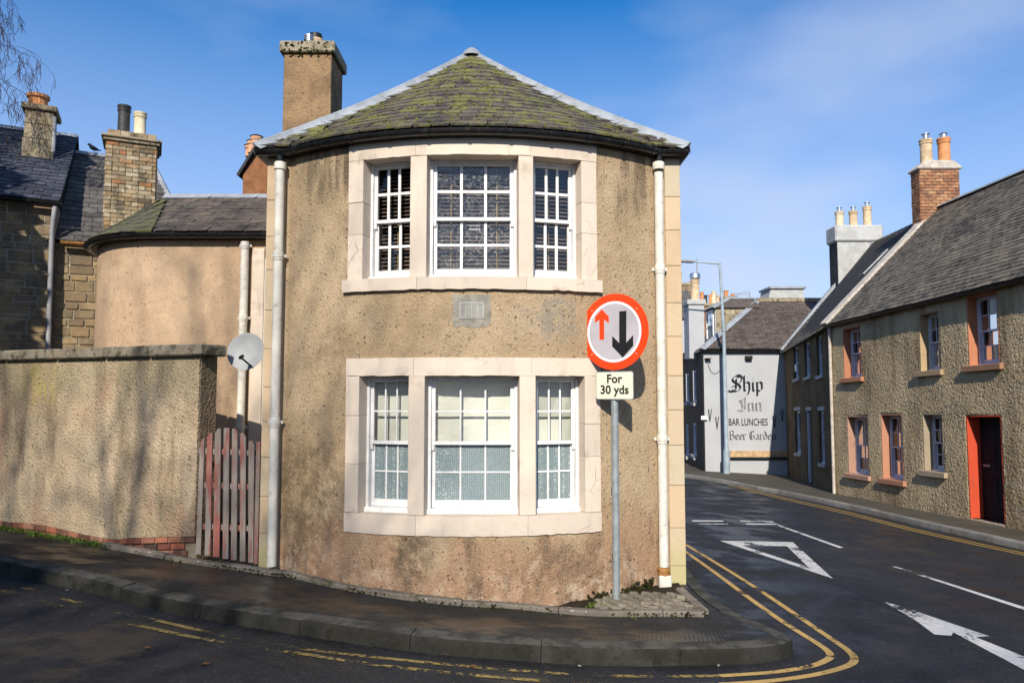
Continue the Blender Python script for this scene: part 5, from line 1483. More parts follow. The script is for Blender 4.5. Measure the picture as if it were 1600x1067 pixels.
# brick chimney on the party wall
cx0, cx1 = P(1438, 300, 22.0), P(1500, 300, 22.0)
RCH = thing('brick_chimney', 'small orange brick chimney with two tall pots on the terrace ridge', 'chimney', (cx0.x + .6, 22.2, r0_.z))
cz1 = P(1465, 265, 22).z; cz0 = r0_.z - 1.15
m = MB(); m.box(cx0.x + .015, cx1.x - .015, 22.0 + .015, 22.5, cz0, cz1); RC = m.build('core', MAT['mortar'], RCH)
bm2 = brick_mesh(MAT['red_brick'])
brick_face(RC, (cx0.x, 22.0, 0), (1, 0, 0), (0, -1, 0), cx1.x - cx0.x, cz0, cz1, bm2, bl=.235, bh=.098, gap=.016)
brick_face(RC, (cx0.x, 22.5, 0), (0, -1, 0), (-1, 0, 0), .5, cz0, cz1, bm2, bl=.235, bh=.098, gap=.016)
m = MB(); m.prism([(cx0.x - .07, 0), (cx1.x + .07, 0), (cx1.x + .07, .06), (cx1.x - .15, .26), (cx0.x + .2, .28), (cx0.x - .07, .06)], lambda a, b, h: (a, h, cz1 + .002 + b), 21.93, 22.57); m.build('chimney_cap', MAT['cement'], RCH, bevel=.03)
for px_, pt_, mt in ((1447.5, 219, 'pot_buff'), (1475.5, 217, 'pot_orange')):
    q = P(px_, 250, 22.25); top = P(px_, pt_, 22.25).z; pp_ = pot(RCH, (q.x, 22.25, cz1 + .22), 9.0 / FOC * 22.25, top - cz1 - .22, MAT[mt])
    m = MB(); m.lathe([(.085, -.02), (.085, .16), (.12, .165), (.12, .19), (.02, .2)] if mt == 'pot_buff' else [(.1, -.02), (.1, .13), (.13, .14), (.1, .17), (.02, .18)], (q.x, 22.25, top), 12); m.build('flue_cowl', MAT['steel'], pp_, smooth=True)

# second house, turned away from the sun
FEND = Vector((11.15, 30.05))
dv2 = (FEND - CORN); LF = dv2.length
FR = Face((CORN.x, CORN.y, gz(*CORN) + .10), dv2, (-dv2.y, dv2.x), -.043)
HF = HN + .0
FARH = thing('terraced_house', 'dark shaded terraced house between the harled cottage and the inn', 'house', (CORN.x + 2.5, 26, gz(12, 26)))
fops = [(1240, 1248, 540, 592, 'w'), (1257, 1266, 532, 589, 'w'), (1276, 1285, 522, 587, 'w'), (1242.5, 1251, 641, 708, 'w'), (1261, 1269, 641, 756, 'd'), (1280, 1289, 641, 724, 'w')]
frs = []
for l, r, t, b, k in fops:
    u1, u0 = FR.px(l, (t + b) / 2)[0], FR.px(r, (t + b) / 2)[0]
    z0, z1 = FR.px((l + r) / 2, b)[1], FR.px((l + r) / 2, t)[1]
    if k == 'd': z0 = .02
    frs.append((u0, u1, z0, z1, k))
hw = MB(); hw.grid(breaks([0.0, LF] + [x for r in frs for x in r[:2]], .5), breaks([-.4, HF] + [x for r in frs for x in r[2:4]], .5), lambda u, z: FR.T(u, z, 0), skip=lambda u, z: any(r[0] < u < r[1] and r[2] < z < r[3] for r in frs))
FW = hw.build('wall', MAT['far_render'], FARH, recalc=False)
bk = MB(FR.T); bk.grid([0, LF], [-.4, HF], lambda u, z: (u, z, -DN)); bk.grid([-DN, 0], [-.4, HF], lambda n, z: (LF, z, n)); bk.box(.05, LF - .05, -.2, HF - .05, -1.1, -1.0)
bk.build('rear_wall', MAT['room'], FARH, recalc=False)
for u0, u1, z0, z1, k in frs:
    for nm, bx in (('jamb', (u0 - .0, u0 + .02, z0, z1)), ('jamb', (u1 - .02, u1, z0, z1)), ('lintel', (u0 + .02, u1 - .02, z1 - .02, z1))):
        m = MB(FR.T); m.box(*bx, -.2, .006); m.build(nm, MAT['far_render'], FW)
    um = (u0 + u1) / 2
    if k == 'w':
        m = MB(FR.T); m.box(u0 - .06, u1 + .06, z0 - .10, z0 - .002, -.2, .06); m.build('sill', MAT['chim_grey'], FW)
        m = MB(FR.T); m.box(u0 - .06, u1 + .06, z1 + .002, z1 + .12, -.04, .012); m.build('lintel', MAT['chim_grey'] if z1 < 3 else MAT['far_render'], FW)
        T = lambda u, z, n, um=um, z0=z0: FR.T(um + u, z0 + z, n - .1)
        sash_window(T, u1 - u0 - .05, z1 - z0 - .03, FARH, MAT['window_paint'], MAT['glass'], MAT['glass'], cols=2, rows=1, fw=.04, horns=False, detail=False)
    else:
        m = MB(FR.T); m.box(u0 + .022, u1 - .022, z0, z1 - .022, -.16, -.12); D = m.build('door', MAT['sash_dark'], FARH)
        m = MB(FR.T); m.box(u0 - .04, u1 + .04, z1 + .002, z1 + .12, -.04, .012); m.build('lintel', MAT['chim_grey'], FW)
        m = MB(FR.T); m.box(u0 + .05, u0 + .11, z0 + 1.0, z0 + 1.2, -.119, -.105); m.build('letter_plate', MAT['sign_rim'], D)
        m = MB(FR.T); m.box(u1 - .10, u1 - .03, z0, z1 - .03, -.115, -.02); m.build('door_frame', MAT['window_paint'], FARH)
q = FR.px(1247, 575); m = MB(FR.T); m.box(q[0] - .12, q[0] + .12, q[1] - .14, q[1] + .14, .0, .1); m.build('alarm_box', MAT['sign_rim'], FARH, bevel=.02)
f0, f1 = FR.T(0.0, HF + .02, .15), FR.T(LF, HF + .02, .15)
g0 = r0_ + Vector((0, 0, -.12)); g1 = FR.T(LF, 0, -DR); g1.z = P(1372, 378, 29.4).z
fb1 = FR.T(LF, HF, -DN)
rfm = MB(); rfm.add([tuple(x) for x in (f0, f1, g1, g0, fb1, bk0)], [(0, 1, 2, 3), (3, 2, 4, 5), (1, 4, 2)]); FRF = rfm.build('roof', MAT['deck'], FARH)
slate_sheet('slates', f0, f1, g0, g1, 32, .25, MAT['slate_row'], FRF, one=MAT['slate_row_one'])
gutter([f0 + Vector((0, 0, -.03)), f1 + Vector((0, 0, -.03))][::1], FARH, .06, 8)
sk = MB(); sk.sweep([(-.2, -.06), (-.2, .12), (.2, .12), (.2, -.06)], [f1 + Vector((0, 0, -.05)), f1.lerp(g1, .5), g1]); sk.build('skew_stone', MAT['lead'], FRF)
# roof window
ctr = f0.lerp(g0, .62).lerp(f1.lerp(g1, .62), .30); ux = (f1 - f0).normalized(); uy = (g0 - f0).normalized(); un = ux.cross(uy).normalized()
if un.z < 0: un = -un
SL = lambda a, b, h: tuple(ctr + ux * a + uy * b + un * h)
m = MB(); 
for bx in ((-.4, -.33, -.6, .6), (.33, .4, -.6, .6), (-.33, .33, .53, .6), (-.33, .33, -.6, -.53)): m.T = None; m.add([SL(x, y, h) for x in bx[:2] for y in bx[2:] for h in (0, .09)], BOXF)
SKY = m.build('roof_window', MAT['lead'], FRF); m = MB(); m.add([SL(-.33, -.53, .06), SL(.33, -.53, .06), SL(.33, .53, .06), SL(-.33, .53, .06)], [(0, 1, 2, 3)]); m.build('pane', MAT['glass'], SKY)
# grey chimney with three pots
gy = 29.2
ga, gb = P(1309, 400, gy), P(1377, 400, gy)
GCH = thing('grey_chimney', 'broad grey rendered chimney with three buff pots at the end of the terrace', 'chimney', (ga.x + .8, gy + .3, 6))
gz1 = P(1340, 378, gy).z; gz2 = P(1340, 352, gy).z
m = MB(); m.box(ga.x, gb.x, gy, gy + .75, 4.2, gz1); m.build('shaft', MAT['chim_grey'], GCH, bevel=.015)
m = MB(); m.box(ga.x - .012, ga.x - .001, gy + .01, gy + .74, 4.2, gz1); m.build('dark_side', MAT['chim_dark'], GCH)  # thin darker panel over the left side of the shaft
m = MB(); m.box(ga.x - .1, gb.x + .08, gy - .09, gy + .84, gz1 + .002, gz2); m.build('chimney_cap', MAT['chim_grey'], GCH, bevel=.06)
for px_, pt_ in ((1312, 331), (1333.5, 330), (1355.5, 323)):
    q = P(px_, 352, gy + .37); top = P(px_, pt_, gy + .37).z; pp_ = pot(GCH, (q.x, gy + .37, gz2 - .01), 6.3 / FOC * gy, top - gz2, MAT[{1312: 'pot_cream', 1333.5: 'pot_buff', 1355.5: 'pot_buff'}[px_]])
    m = MB(); m.lathe([(.08, -.02), (.08, .14), (.11, .145), (.11, .18), (.02, .19)], (q.x, gy + .37, top), 10); m.build('flue_cowl', MAT['steel'], pp_, smooth=True)

# ================================================================ THE INN
IY = 30.1
ix0 = P(1099.5, 640, IY).x; ix1 = 17.0
izb = P(1100, 743, IY).z; ize = P(1150, 547, IY).z
INN = thing('inn', 'pale grey painted inn with blackletter lettering on its gable wall', 'inn', (10, IY + 3, izb))
FI = Face((ix0, IY, izb), (1, 0), (0, -1))
LI = Face((ix0, IY, izb), (.13, 1), (-1, .13))
HI = ize - izb; LIL = 9.0
m = MB(FI.T); m.grid([0, ix1 - ix0], [-.5, HI], lambda u, z: (u, z, 0)); IW = m.build('wall', MAT['inn_white'], INN, recalc=False)
lo_ops = []
for l, r, t, b in ((1072, 1076.5, 583, 628), (1083, 1088, 578, 628), (1072, 1076, 664, 712), (1083, 1088, 662, 712)):
    u0, u1 = sorted((LI.px(l, (t + b) / 2)[0], LI.px(r, (t + b) / 2)[0])); lo_ops.append((u0, u1, LI.px(r, b)[1], LI.px(r, t)[1]))
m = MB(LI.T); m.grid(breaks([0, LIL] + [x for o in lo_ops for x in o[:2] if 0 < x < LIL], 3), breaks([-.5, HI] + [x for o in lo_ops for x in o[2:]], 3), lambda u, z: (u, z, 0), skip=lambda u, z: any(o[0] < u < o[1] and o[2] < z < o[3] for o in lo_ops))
m.build('side_wall', MAT['inn_shaded'], INN, recalc=False)
m = MB(LI.T); m.box(.3, LIL, -.4, HI - .1, -1.2, -1.1); m.build('inner_wall', MAT['room'], INN)
for u0, u1, z0, z1 in lo_ops:
    T = lambda u, z, n, um=(u0 + u1) / 2, z0=z0: LI.T(um - u, z0 + z, n - .06)
    sash_window(T, u1 - u0, z1 - z0, INN, MAT['window_paint'], MAT['glass'], MAT['glass'], cols=2, rows=1, fw=.05, horns=False, detail=False)
    m = MB(LI.T); m.box(u0 - .1, u1 + .1, z0 - .16, z0 - .021, -.1, .14); m.build('sill', MAT['chim_grey'], INN)
u_, z_ = LI.px(1075, 622)
# roof
hip = P(1182, 470, IY + 3.6); rr_ = Vector((ix1, IY + 3.6, hip.z))
c0_ = FI.T(-.12, HI + .04, .18); c1_ = FI.T(ix1 - ix0, HI + .04, .18); cb_ = LI.T(LIL, HI + .04, .15); hb = Vector((hip.x + .13 * (LIL - 3.6), IY + LIL, hip.z))
rfm = MB(); rfm.add([tuple(x) for x in (c0_, c1_, rr_, hip, cb_, hb)], [(0, 1, 2, 3), (0, 3, 5, 4)])
rfm.add([tuple(hip), tuple(rr_), (ix1, IY + 10, ize), (ix0 + 1, IY + 10, ize), tuple(hb)], [(0, 1, 2, 3, 4)])
IR = rfm.build('roof', MAT['deck'], INN)
slate_sheet('slates', c0_, c1_, hip, rr_, 22, .28, MAT['slate_inn'], IR, one=MAT['slate_inn_one']); slate_sheet('slates', cb_, c0_, hb, hip, 22, .28, MAT['slate_inn'], IR)
lead_hip([hip, hip.lerp(c0_, .5), c0_], IR, w=.2, steps=3)
sk = MB(); sk.sweep([(-.15, -.05), (-.15, .12), (.15, .12), (.15, -.05)], [hip, rr_]); sk.build('ridge_cope', MAT['old_stack'], IR)
gutter([c0_ + Vector((0, 0, -.04)), c1_ + Vector((0, 0, -.04))], INN, .07, 8); gutter([cb_ + Vector((0, 0, -.04)), c0_ + Vector((0, 0, -.04))], INN, .07, 5)
m = MB(); a, b = P(1194, 468, IY + 5).x, P(1250, 468, IY + 5).x; zz = P(1220, 453, IY + 5).z
m.prism([(a - .15, hip.z - .6), (b + .02, hip.z - .6), (b + .02, zz), (a + .2, zz)], lambda x, z, h: (x, h, z), IY + 4.6, IY + 6); LAN = m.build('roof_lantern', MAT['chim_grey'], INN)
m = MB(); m.box(a + .12, b + .12, IY + 4.5, IY + 6.1, zz + .002, zz + .1); m.build('lantern_cap', MAT['lead'], LAN)
# dormer on the left slope
DMY = IY + 3.0
dx0, dx1 = P(1117, 500, DMY).x, P(1158, 500, DMY).x; dzb, dzt = P(1117, 530, DMY).z - .3, P(1117, 481, DMY).z
m = MB(); m.box(dx0, dx1 + .8, DMY, DMY + 1.5, dzb, dzt); DO = m.build('dormer', MAT['chim_grey'], INN)
nr_ = 5
for j in range(nr_):
    z0_, z1_ = dzb + .3 + (dzt - dzb - .3) * j / nr_, dzb + .3 + (dzt - dzb - .3) * (j + 1) / nr_; x = dx0 + .06
    while x < dx1 + .4:
        L = rnd.uniform(.3, .45); m = MB(); m.box(x, x + L - .01, DMY - .03 - .004 * rnd.random(), DMY - .001, z0_, z1_ - .008); m.build('cheek_slate', MAT['old_stack'], DO); x += L
m = MB(); apx = Vector(((dx0 + dx1) / 2 + .25, DMY + .75, P(1140, 463, DMY).z)); e_ = .15
cs = [Vector((dx0 - e_, DMY - e_, dzt)), Vector((dx1 + .8, DMY - e_, dzt)), Vector((dx1 + .8, DMY + 1.5 + e_, dzt)), Vector((dx0 - e_, DMY + 1.5 + e_, dzt))]
m.add([tuple(x) for x in cs] + [tuple(apx), tuple(apx + Vector((1.2, 0, 0)))], [(0, 1, 5, 4), (1, 2, 5), (2, 3, 4, 5), (3, 0, 4), (0, 3, 2, 1)]); m.build('dormer_roof', MAT['slate_inn'], DO)
lead_hip([apx, apx.lerp(cs[0], .5), cs[0]], DO, w=.13, steps=2); lead_hip([apx, apx.lerp(cs[3], .5), cs[3]], DO, w=.13, steps=2); lead_hip([apx, apx + Vector((1.0, 0, 0)), apx + Vector((1.2, 0, 0))], DO, w=.13, steps=2)
LD = Face((dx0, DMY, dzb), (0, 1), (-1, 0))
T = lambda u, z, n: LD.T(.75 - u, .35 + z, n + .03)
sash_window(T, 1.1, dzt - dzb - .45, INN, MAT['white_paint'], MAT['glass'], MAT['glass'], cols=2, rows=2, fw=.06, bar=.03, horns=False, detail=False)
# gable furniture
m = MB(FI.T); u, _ = FI.px(1098.5 + 1, 640); ux_ = FI.px(1107 - 7.5, 640)[0]
ug = FI.px(1098 + 1, 600)[0]
pu = FI.px(1097.5 + 0.5, 640)[0]
def inn_px(zx, zy):  # read off the enlarged gable
    return FI.px(1060 + zx * .2062, 540 + zy * .2062)
pu = inn_px(186, 500)[0]
m = MB(FI.T); m.tube([(pu, -.1, .07), (pu, HI - .08, .07)], .045, 10); m.build('downpipe', MAT['black_paint'], INN, smooth=True)
a = inn_px(166, 530); b = inn_px(214, 560); m = MB(FI.T); m.box(a[0], b[0], b[1], a[1], .115, .13); m.build('street_plate', MAT['sign_rim'], INN)
a = inn_px(385, 796); b = inn_px(846, 842); m = MB(FI.T); m.box(a[0], b[0], b[1], a[1], .0, .09); TB = m.build('timber_rail', MAT['new_wood'], INN)
m = MB(FI.T); m.box(a[0] - .05, b[0], b[1] - .08, b[1] - .004, .0, .12); m.build('rail_ledge', MAT['sash_dark'], TB)
a = inn_px(500, 78); b = inn_px(552, 106); m = MB(FI.T); m.box(a[0], b[0], b[1], a[1], .0, .2); m.build('flood_lamp', MAT['black_paint'], INN, bevel=.02)
a = inn_px(196, 96); b = inn_px(240, 102); m = MB(FI.T); m.box(a[0], b[0], b[1], a[1], 0, .25); BR = m.build('wall_bracket', MAT['black_paint'], INN)
cpt = [inn_px(*p) for p in ((224, 104), (226, 150), (245, 195), (275, 212), (305, 190), (325, 120), (332, 50))]
m = MB(FI.T); m.tube([(u, z, .06) for u, z in cpt], .012, 5); m.build('cable', MAT['pipe_grey'], BR)
for q in ((236, 525), (290, 580), (722, 575), (782, 525)):
    u, z = inn_px(*q); m = MB(FI.T)
    for s_ in (-1, 1): m.tube([(u, z - .25, .05), (u + s_ * .06, z + .25, .10)], .014, 5)
    m.build('anchor_iron', MAT['letter_black'], INN)
# lettering: broad-nib strokes
NIB_A = R_(40)
def nib(strokes, fn, w, mat, parent, name='letter'):
    d = Vector((math.cos(NIB_A), math.sin(NIB_A))) * (w / 2); m = MB()
    for st in strokes:
        pts = [Vector(p) for p in st]
        if len(pts) > 2:
            sm = []
            for i in range(len(pts) - 1):
                for k in range(3): sm.append(pts[i].lerp(pts[i + 1], k / 3))
            pts = sm + [pts[-1]]
        for a, b in zip(pts, pts[1:]):
            q = [a - d, a + d, b + d, b - d]; n0 = rnd.uniform(.003, .0045)
            m.add([tuple(fn(p.x, p.y, n0)) for p in q], [(0, 1, 2, 3)])
    return m.build(name, mat, parent, recalc=False)
LET = {  # x to the right, baseline 0, x-height 1; stems are upright with diamond feet
 'S': ([[(.9, 1.55), (.62, 1.72), (.3, 1.6), (.15, 1.3), (.3, 1.05), (.75, .78), (.98, .45), (.85, .1), (.5, -.05), (.15, .1), (-.1, .0)], [(-.15, .25), (.1, .5), (.55, .62), (.95, .95), (1.15, 1.45), (1.0, 1.75), (.75, 1.85), (.5, 1.75)], [(-.3, .02), (.1, -.1), (.5, .0)], [(.55, 1.4), (.5, .2)]], 1.25),
 'h': ([[(.1, 1.75), (.1, .1), (.22, .0)], [(.1, .9), (.45, 1.05), (.62, .85), (.62, .15), (.5, -.25), (.4, -.45)]], .85),
 'i': ([[(.0, .92), (.12, 1.02), (.14, .1), (.28, .0)], [(.12, 1.38), (.16, 1.45)]], .42),
 'p': ([[(.0, .95), (.14, 1.02), (.14, -.55), (.05, -.62)], [(.14, .9), (.45, 1.05), (.62, .85), (.62, .2), (.42, 0), (.14, .1)]], .85),
 'I': ([[(.75, 1.75), (.45, 1.55), (.3, 1.1), (.42, .4), (.2, .0), (-.15, .1)], [(-.1, 1.2), (.15, 1.4), (.2, 1.1)], [(.72, 1.7), (.68, .2), (.45, -.05), (.1, .0)]], 1.0),
 'n': ([[(.0, .9), (.12, 1.02), (.12, .1), (.26, .0)], [(.14, .85), (.45, 1.05), (.6, .88), (.6, .12), (.74, .0)]], .88),
 'B': ([[(.15, 1.6), (.2, .1), (-.05, .0)], [(-.1, 1.4), (.2, 1.65), (.6, 1.68), (.75, 1.4), (.6, 1.0), (.3, .9)], [(.4, .92), (.8, .8), (.85, .3), (.6, .0), (.1, .05)]], 1.0),
 'e': ([[(.5, .55), (.12, .42)], [(.5, .58), (.52, .88), (.35, 1.02), (.12, .85), (.12, .2), (.3, .0), (.55, .12)]], .66),
 'r': ([[(.0, .9), (.12, 1.02), (.12, .1), (.26, .0)], [(.14, .85), (.36, 1.05), (.5, .92)]], .56),
 'G': ([[(.85, 1.4), (.6, 1.68), (.25, 1.5), (.08, .9), (.2, .25), (.5, 0), (.85, .2), (.88, .7), (.55, .75)], [(.4, 1.55), (.38, .2)]], 1.05),
 'a': ([[(.05, .85), (.3, 1.02), (.5, .85), (.5, .12), (.64, .0)], [(.5, .6), (.2, .5), (.08, .25), (.2, .02), (.48, .18)]], .74),
 'd': ([[(.2, 1.6), (.55, 1.1), (.58, .25), (.35, .0), (.1, .18), (.1, .8), (.3, 1.0), (.5, .85)]], .74),
}
def blackletter(word, zx0, zx1, zbase, zx_h, w, mat):
    u0, zb = inn_px(zx0, zbase); u1, _ = inn_px(zx1, zbase); xh = inn_px(zx0, zx_h)[1] - zb
    tot = sum(LET[c_][1] for c_ in word if c_ != ' ') + .45 * word.count(' '); sx = (u1 - u0) / tot; x = 0
    for ch_ in word:
        if ch_ == ' ': x += .45; continue
        nib(LET[ch_][0], lambda a, b, n, x=x: FI.T(u0 + (x + a) * sx, zb + b * xh, n), w, mat, IW); x += LET[ch_][1]
blackletter('Ship', 398, 650, 345, 278, .28, MAT['letter_black'])
blackletter('Inn', 458, 640, 495, 436, .29, MAT['letter_grey'])
blackletter('Beer Garden', 385, 745, 712, 672, .26, MAT['letter_mid'])
u0, zb = inn_px(528, 604)
lettering('BAR LUNCHES', .40, lambda a, b: FI.T(u0 + a * .62, zb + b, .004), MAT['letter_black'], IW, .006)

# street lamp
LY = 29.2
LAMP = thing('street_lamp', 'tall slim grey blue street lamp before the inn gable', 'street lamp', (P(1135.5, 740, LY).x, LY, P(1135, 740, LY).z))
lb_, lt_ = P(1135.5, 742, LY), P(1124.5, 411, LY)
m = MB(); m.tube([lb_ + Vector((0, 0, -.1)), P(1135.3, 704, LY)], .13, 14); LB = m.build('base', MAT['lamp_paint'], LAMP, smooth=True)
m = MB(); m.tube([P(1135.3, 705, LY), P(1135, 699, LY), P(1131, 520, LY), lt_ + Vector((0, 0, .02))], [.12, .08, .066, .05], 14); m.build('column', MAT['lamp_paint'], LAMP, smooth=True)
m = MB(); at_ = P(1084, 409, LY); m.tube([lt_ + Vector((.03, 0, -.04)), lt_.lerp(at_, .5) + Vector((0, 0, -.02)), at_], [.04, .032, .028], 10); m.build('arm', MAT['lamp_paint'], LAMP, smooth=True)
m = MB(); l0, l1 = P(1086, 409, LY), P(1058, 407, LY); m.tube([l0, l0.lerp(l1, .2), l0.lerp(l1, .7), l1], [.05, .1, .1, .05], 10)
for v in m.v: v.z = l0.z + (v.z - l0.z) * .7
m.build('lantern', MAT['pipe_grey'], LAMP, smooth=True)
m = MB(); cc = P(1131, 513, LY); m.tube([cc + Vector((0, 0, -.12)), cc + Vector((0, 0, .12))], .10, 12); m.build('column_collar', MAT['galv'], LAMP, smooth=True)

# inn chimney and the roofs beyond
def far_stack(name, label, x0p, x1p, ytop, ybot, Y, mat, capmat, pots, dep=.6, cap=.2, base=None):
    a, b = P(x0p, ytop, Y), P(x1p, ytop, Y); zb_ = P(x0p, ybot, Y).z if base is None else base
    t = thing(name, label, 'chimney', ((a.x + b.x) / 2, Y + dep / 2, zb_), None)
    m = MB(); m.box(a.x, b.x, Y, Y + dep, zb_, a.z); m.build('shaft', mat, t)
    m = MB(); m.box(a.x - .07, b.x + .07, Y - .07, Y + dep + .07, a.z + .002, a.z + cap); m.build('chimney_cap', capmat, t, bevel=.02)
    for px_, w_, pt_, mt in pots:
        q = P(px_, ytop, Y + dep / 2); top = P(px_, pt_, Y + dep / 2).z; pot(t, (q.x, Y + dep / 2, a.z + cap - .01), w_ / FOC * Y / 2, max(.15, top - a.z - cap), MAT[mt])
    return t
t = far_stack('grey_chimney', 'grey painted chimney with one large orange pot above the inn side wall', 1076, 1100, 476, 560, IY + 1.6, MAT['inn_white'], MAT['chim_grey'], [(1086.5, 13, 437, 'pot_buff')], dep=.9, cap=.22)
q = P(1086, 436, IY + 2.05); m = MB(); m.lathe([(.2, 0), (.24, .03), (.24, .2), (.2, .25), (.05, .26)], q, 12); m.build('flue_cowl', MAT['steel'], t, smooth=True)
m = MB(); q = P(1090, 440, IY + 2.5); q2 = P(1088.5, 405, IY + 2.5); m.tube([q + Vector((0, 0, -1)), q2], .03, 6); m.build('aerial_pole', MAT['pipe_grey'], t)
# houses beyond the inn
BBY = 46
bb = thing('distant_house', 'far grey house wall and roof showing beyond the inn', 'house', (P(1070, 500, BBY).x, BBY + 3, gz(10, BBY)))
x0, x1 = P(1040, 500, BBY).x, P(1092, 500, BBY).x; zt_ = P(1066, 498, BBY).z
m = MB(); m.box(x0, x1, BBY, BBY + 6, -2.8, zt_); m.build('wall', MAT['inn_white'], bb)
m = MB(); m.prism([(BBY - .2, zt_ + .01), (BBY + 3, zt_ + 2.2), (BBY + 6.2, zt_ + .01)], lambda a, b, h: (h, a, b), x0 - .1, x1 + .1); m.build('roof', MAT['slate_dark'], bb)
far_stack('stone_chimney', 'rubble stone chimney with pale pot beside the corner of the tan house', 1052, 1083, 446, 500, 52, MAT['rubble'], MAT['old_stack'], [(1062, 7, 425, 'pot_cream'), (1079, 6, 444, 'pot_buff')], dep=1.0, base=-2.8)
far_stack('pot_row_chimney', 'distant chimney with a row of buff and red pots behind the dormer', 1094, 1124, 478, 500, 50, MAT['chim_brown'], MAT['old_stack'], [(1097, 6, 456, 'pot_orange'), (1103, 5, 461, 'pot_black'), (1110, 5, 460, 'pot_orange'), (1115.5, 7, 455, 'pot_cream'), (1122, 5, 461, 'pot_buff')], dep=1.0, base=-2.8)
far_stack('pot_pair_chimney', 'distant chimney with two red rimmed pots above the dormer roof', 1130, 1150, 467, 480, 50, MAT['chim_grey'], MAT['old_stack'], [(1134.5, 7, 454, 'pot_orange'), (1145, 6, 459, 'pot_orange')], dep=1.0, base=-2.8)
# roof aerial
AE = thing('tv_aerial', 'thin horizontal television aerial on a mast above the inn roof', 'aerial', P(1171.5, 472, IY + 3.9))
m = MB(); a, b = P(1171.5, 474, IY + 3.9), P(1171, 457, IY + 3.9); m.tube([a + Vector((0, 0, -.4)), b], .025, 6); m.build('mast', MAT['pipe_grey'], AE)
m = MB(); c0, c1 = P(1172, 457, IY + 3.9), P(1148, 460, IY + 3.9); m.tube([c0, c1], .012, 5); BM = m.build('boom', MAT['pipe_grey'], AE)
for k in range(12):
    p = c0.lerp(c1, .1 + .9 * k / 12); e = MB(); e.tube([p + Vector((0, -.05, -.10)), p + Vector((0, .05, .10))], .008, 4); e.build('aerial_rod', MAT['pipe_grey'], BM)
# houses closing the street beyond the bend
for k, (hx0, hx1, hy, hh_, wm) in enumerate(((2.6, 8.6, 43.0, 5.0, 'far_wall_a'), (-4.0, 2.5, 41.0, 4.7, 'far_wall_b'))):
    if wm not in MAT: MAT[wm] = plain(wm, ((.40, .36, .30), (.33, .25, .17))[k], .9, .1, var=.15, vs_=1.5, bump=.3, bs=30, dirt=(.2, .16, .12))
    FD = Face((hx0, hy, gz((hx0 + hx1) / 2, hy) - .2), (1, 0), (0, -1)); wd_ = hx1 - hx0
    dh = thing('distant_house', ('pale rendered house closing the street beyond the bend', 'brown rendered house behind the bow fronted house')[k], 'house', ((hx0 + hx1) / 2, hy + 3, FD.o.z))
    wins = [(wd_ * f, z) for f in (.18, .5, .82) for z in (.95, 3.2)]
    m = MB(FD.T); inw = lambda u, z: any(a - .45 < u < a + .45 and b < z < b + 1.4 for a, b in wins)
    m.grid(breaks([0, wd_] + [a + s_ for a, _ in wins for s_ in (-.45, .45)], 3), breaks([-.5, hh_] + [b + s_ for _, b in wins for s_ in (0, 1.4)], 3), lambda u, z: (u, z, 0), skip=inw)
    m.box(0, wd_, -.5, hh_, -6, -.8); m.build('wall', MAT[wm], dh, recalc=False)
    m = MB(FD.T); m.prism([(.25, hh_), (-3, hh_ + 2.4), (-6.2, hh_)], lambda a, b, h: (h, b, a), -.1, wd_ + .1); RFD = m.build('roof', MAT['slate_dark'], dh)
    for a, b in wins:
        sash_window(lambda u, z, n, a=a, b=b: FD.T(a + u, b + z, n - .12), .84, 1.38, dh, MAT['white_paint'], MAT['glass'], MAT['glass'], cols=2, rows=1, fw=.05, horns=False, detail=False)
        m = MB(FD.T); m.box(a - .55, a + .55, b - .14, b - .025, -.1, .06); m.build('sill', MAT['chim_grey'], dh)
    m = MB(FD.T); m.box(wd_ - .9, wd_ - .05, hh_ + 1.2, hh_ + 3.4, -3.4, -2.6); CHD = m.build('chimney', MAT['chim_brown'], RFD)

# ================================================================ TREES
def grow(mb, tw, p, d, L, r, lv, maxlv, rg, droop=0.0, spread=.6, fork=(2, 4), keep=.72, wig=.16):
    n = 4; pts = [p.copy()]; rs = [r]; d = d.normalized()
    for k in range(n):
        d = (d + Vector((rg.gauss(0, wig), rg.gauss(0, wig), rg.gauss(0, wig * .7) - droop * (lv / maxlv) * (1.2 if lv > 1 else 0)))).normalized()
        p = p + d * (L / n); pts.append(p.copy()); rs.append(r * (1 - .45 * (k + 1) / n))
    (mb if lv < 3 else tw).tube(pts, rs, 7 if lv < 2 else (5 if lv < 4 else 3), cap=False)
    if lv >= maxlv: return
    m = rg.randint(*fork)
    for i in range(m):
        k = rg.randint(1, n) if lv else rg.randint(2, n)
        a = Vector((rg.gauss(0, 1), rg.gauss(0, 1), rg.gauss(0, .6))); a = (a - d * a.dot(d)).normalized()
        nd_ = (d * (1 - spread * .6) + a * spread * rg.uniform(.7, 1.2) + Vector((0, 0, .12 if droop == 0 else 0))).normalized()
        grow(mb, tw, pts[k], nd_, L * keep * rg.uniform(.75, 1.1), rs[k] * .66, lv + 1, maxlv, rg, droop, spread, fork, keep, wig)
    grow(mb, tw, pts[-1], d, L * keep, rs[-1] * .95, lv + 1, maxlv, rg, droop, spread, fork, keep, wig)
def bare_tree(name, label, base, H, r, seed, droop=0, maxlv=6, spread=.6, lean=(0, 0), fork=(2, 3), keep=.74):
    rg = random.Random(seed); b = Vector((base[0], base[1], gz(*base) - .1))
    t = thing(name, label, 'tree', b)
    mb, tw = MB(), MB()
    grow(mb, tw, b, Vector((lean[0], lean[1], 1)), H * .36, r, 0, maxlv, rg, droop, spread, fork, keep)
    mb.build('trunk', MAT['bark'], t, smooth='all', recalc=False); tw.build('crown', MAT['twig'], t, recalc=False)
    return t
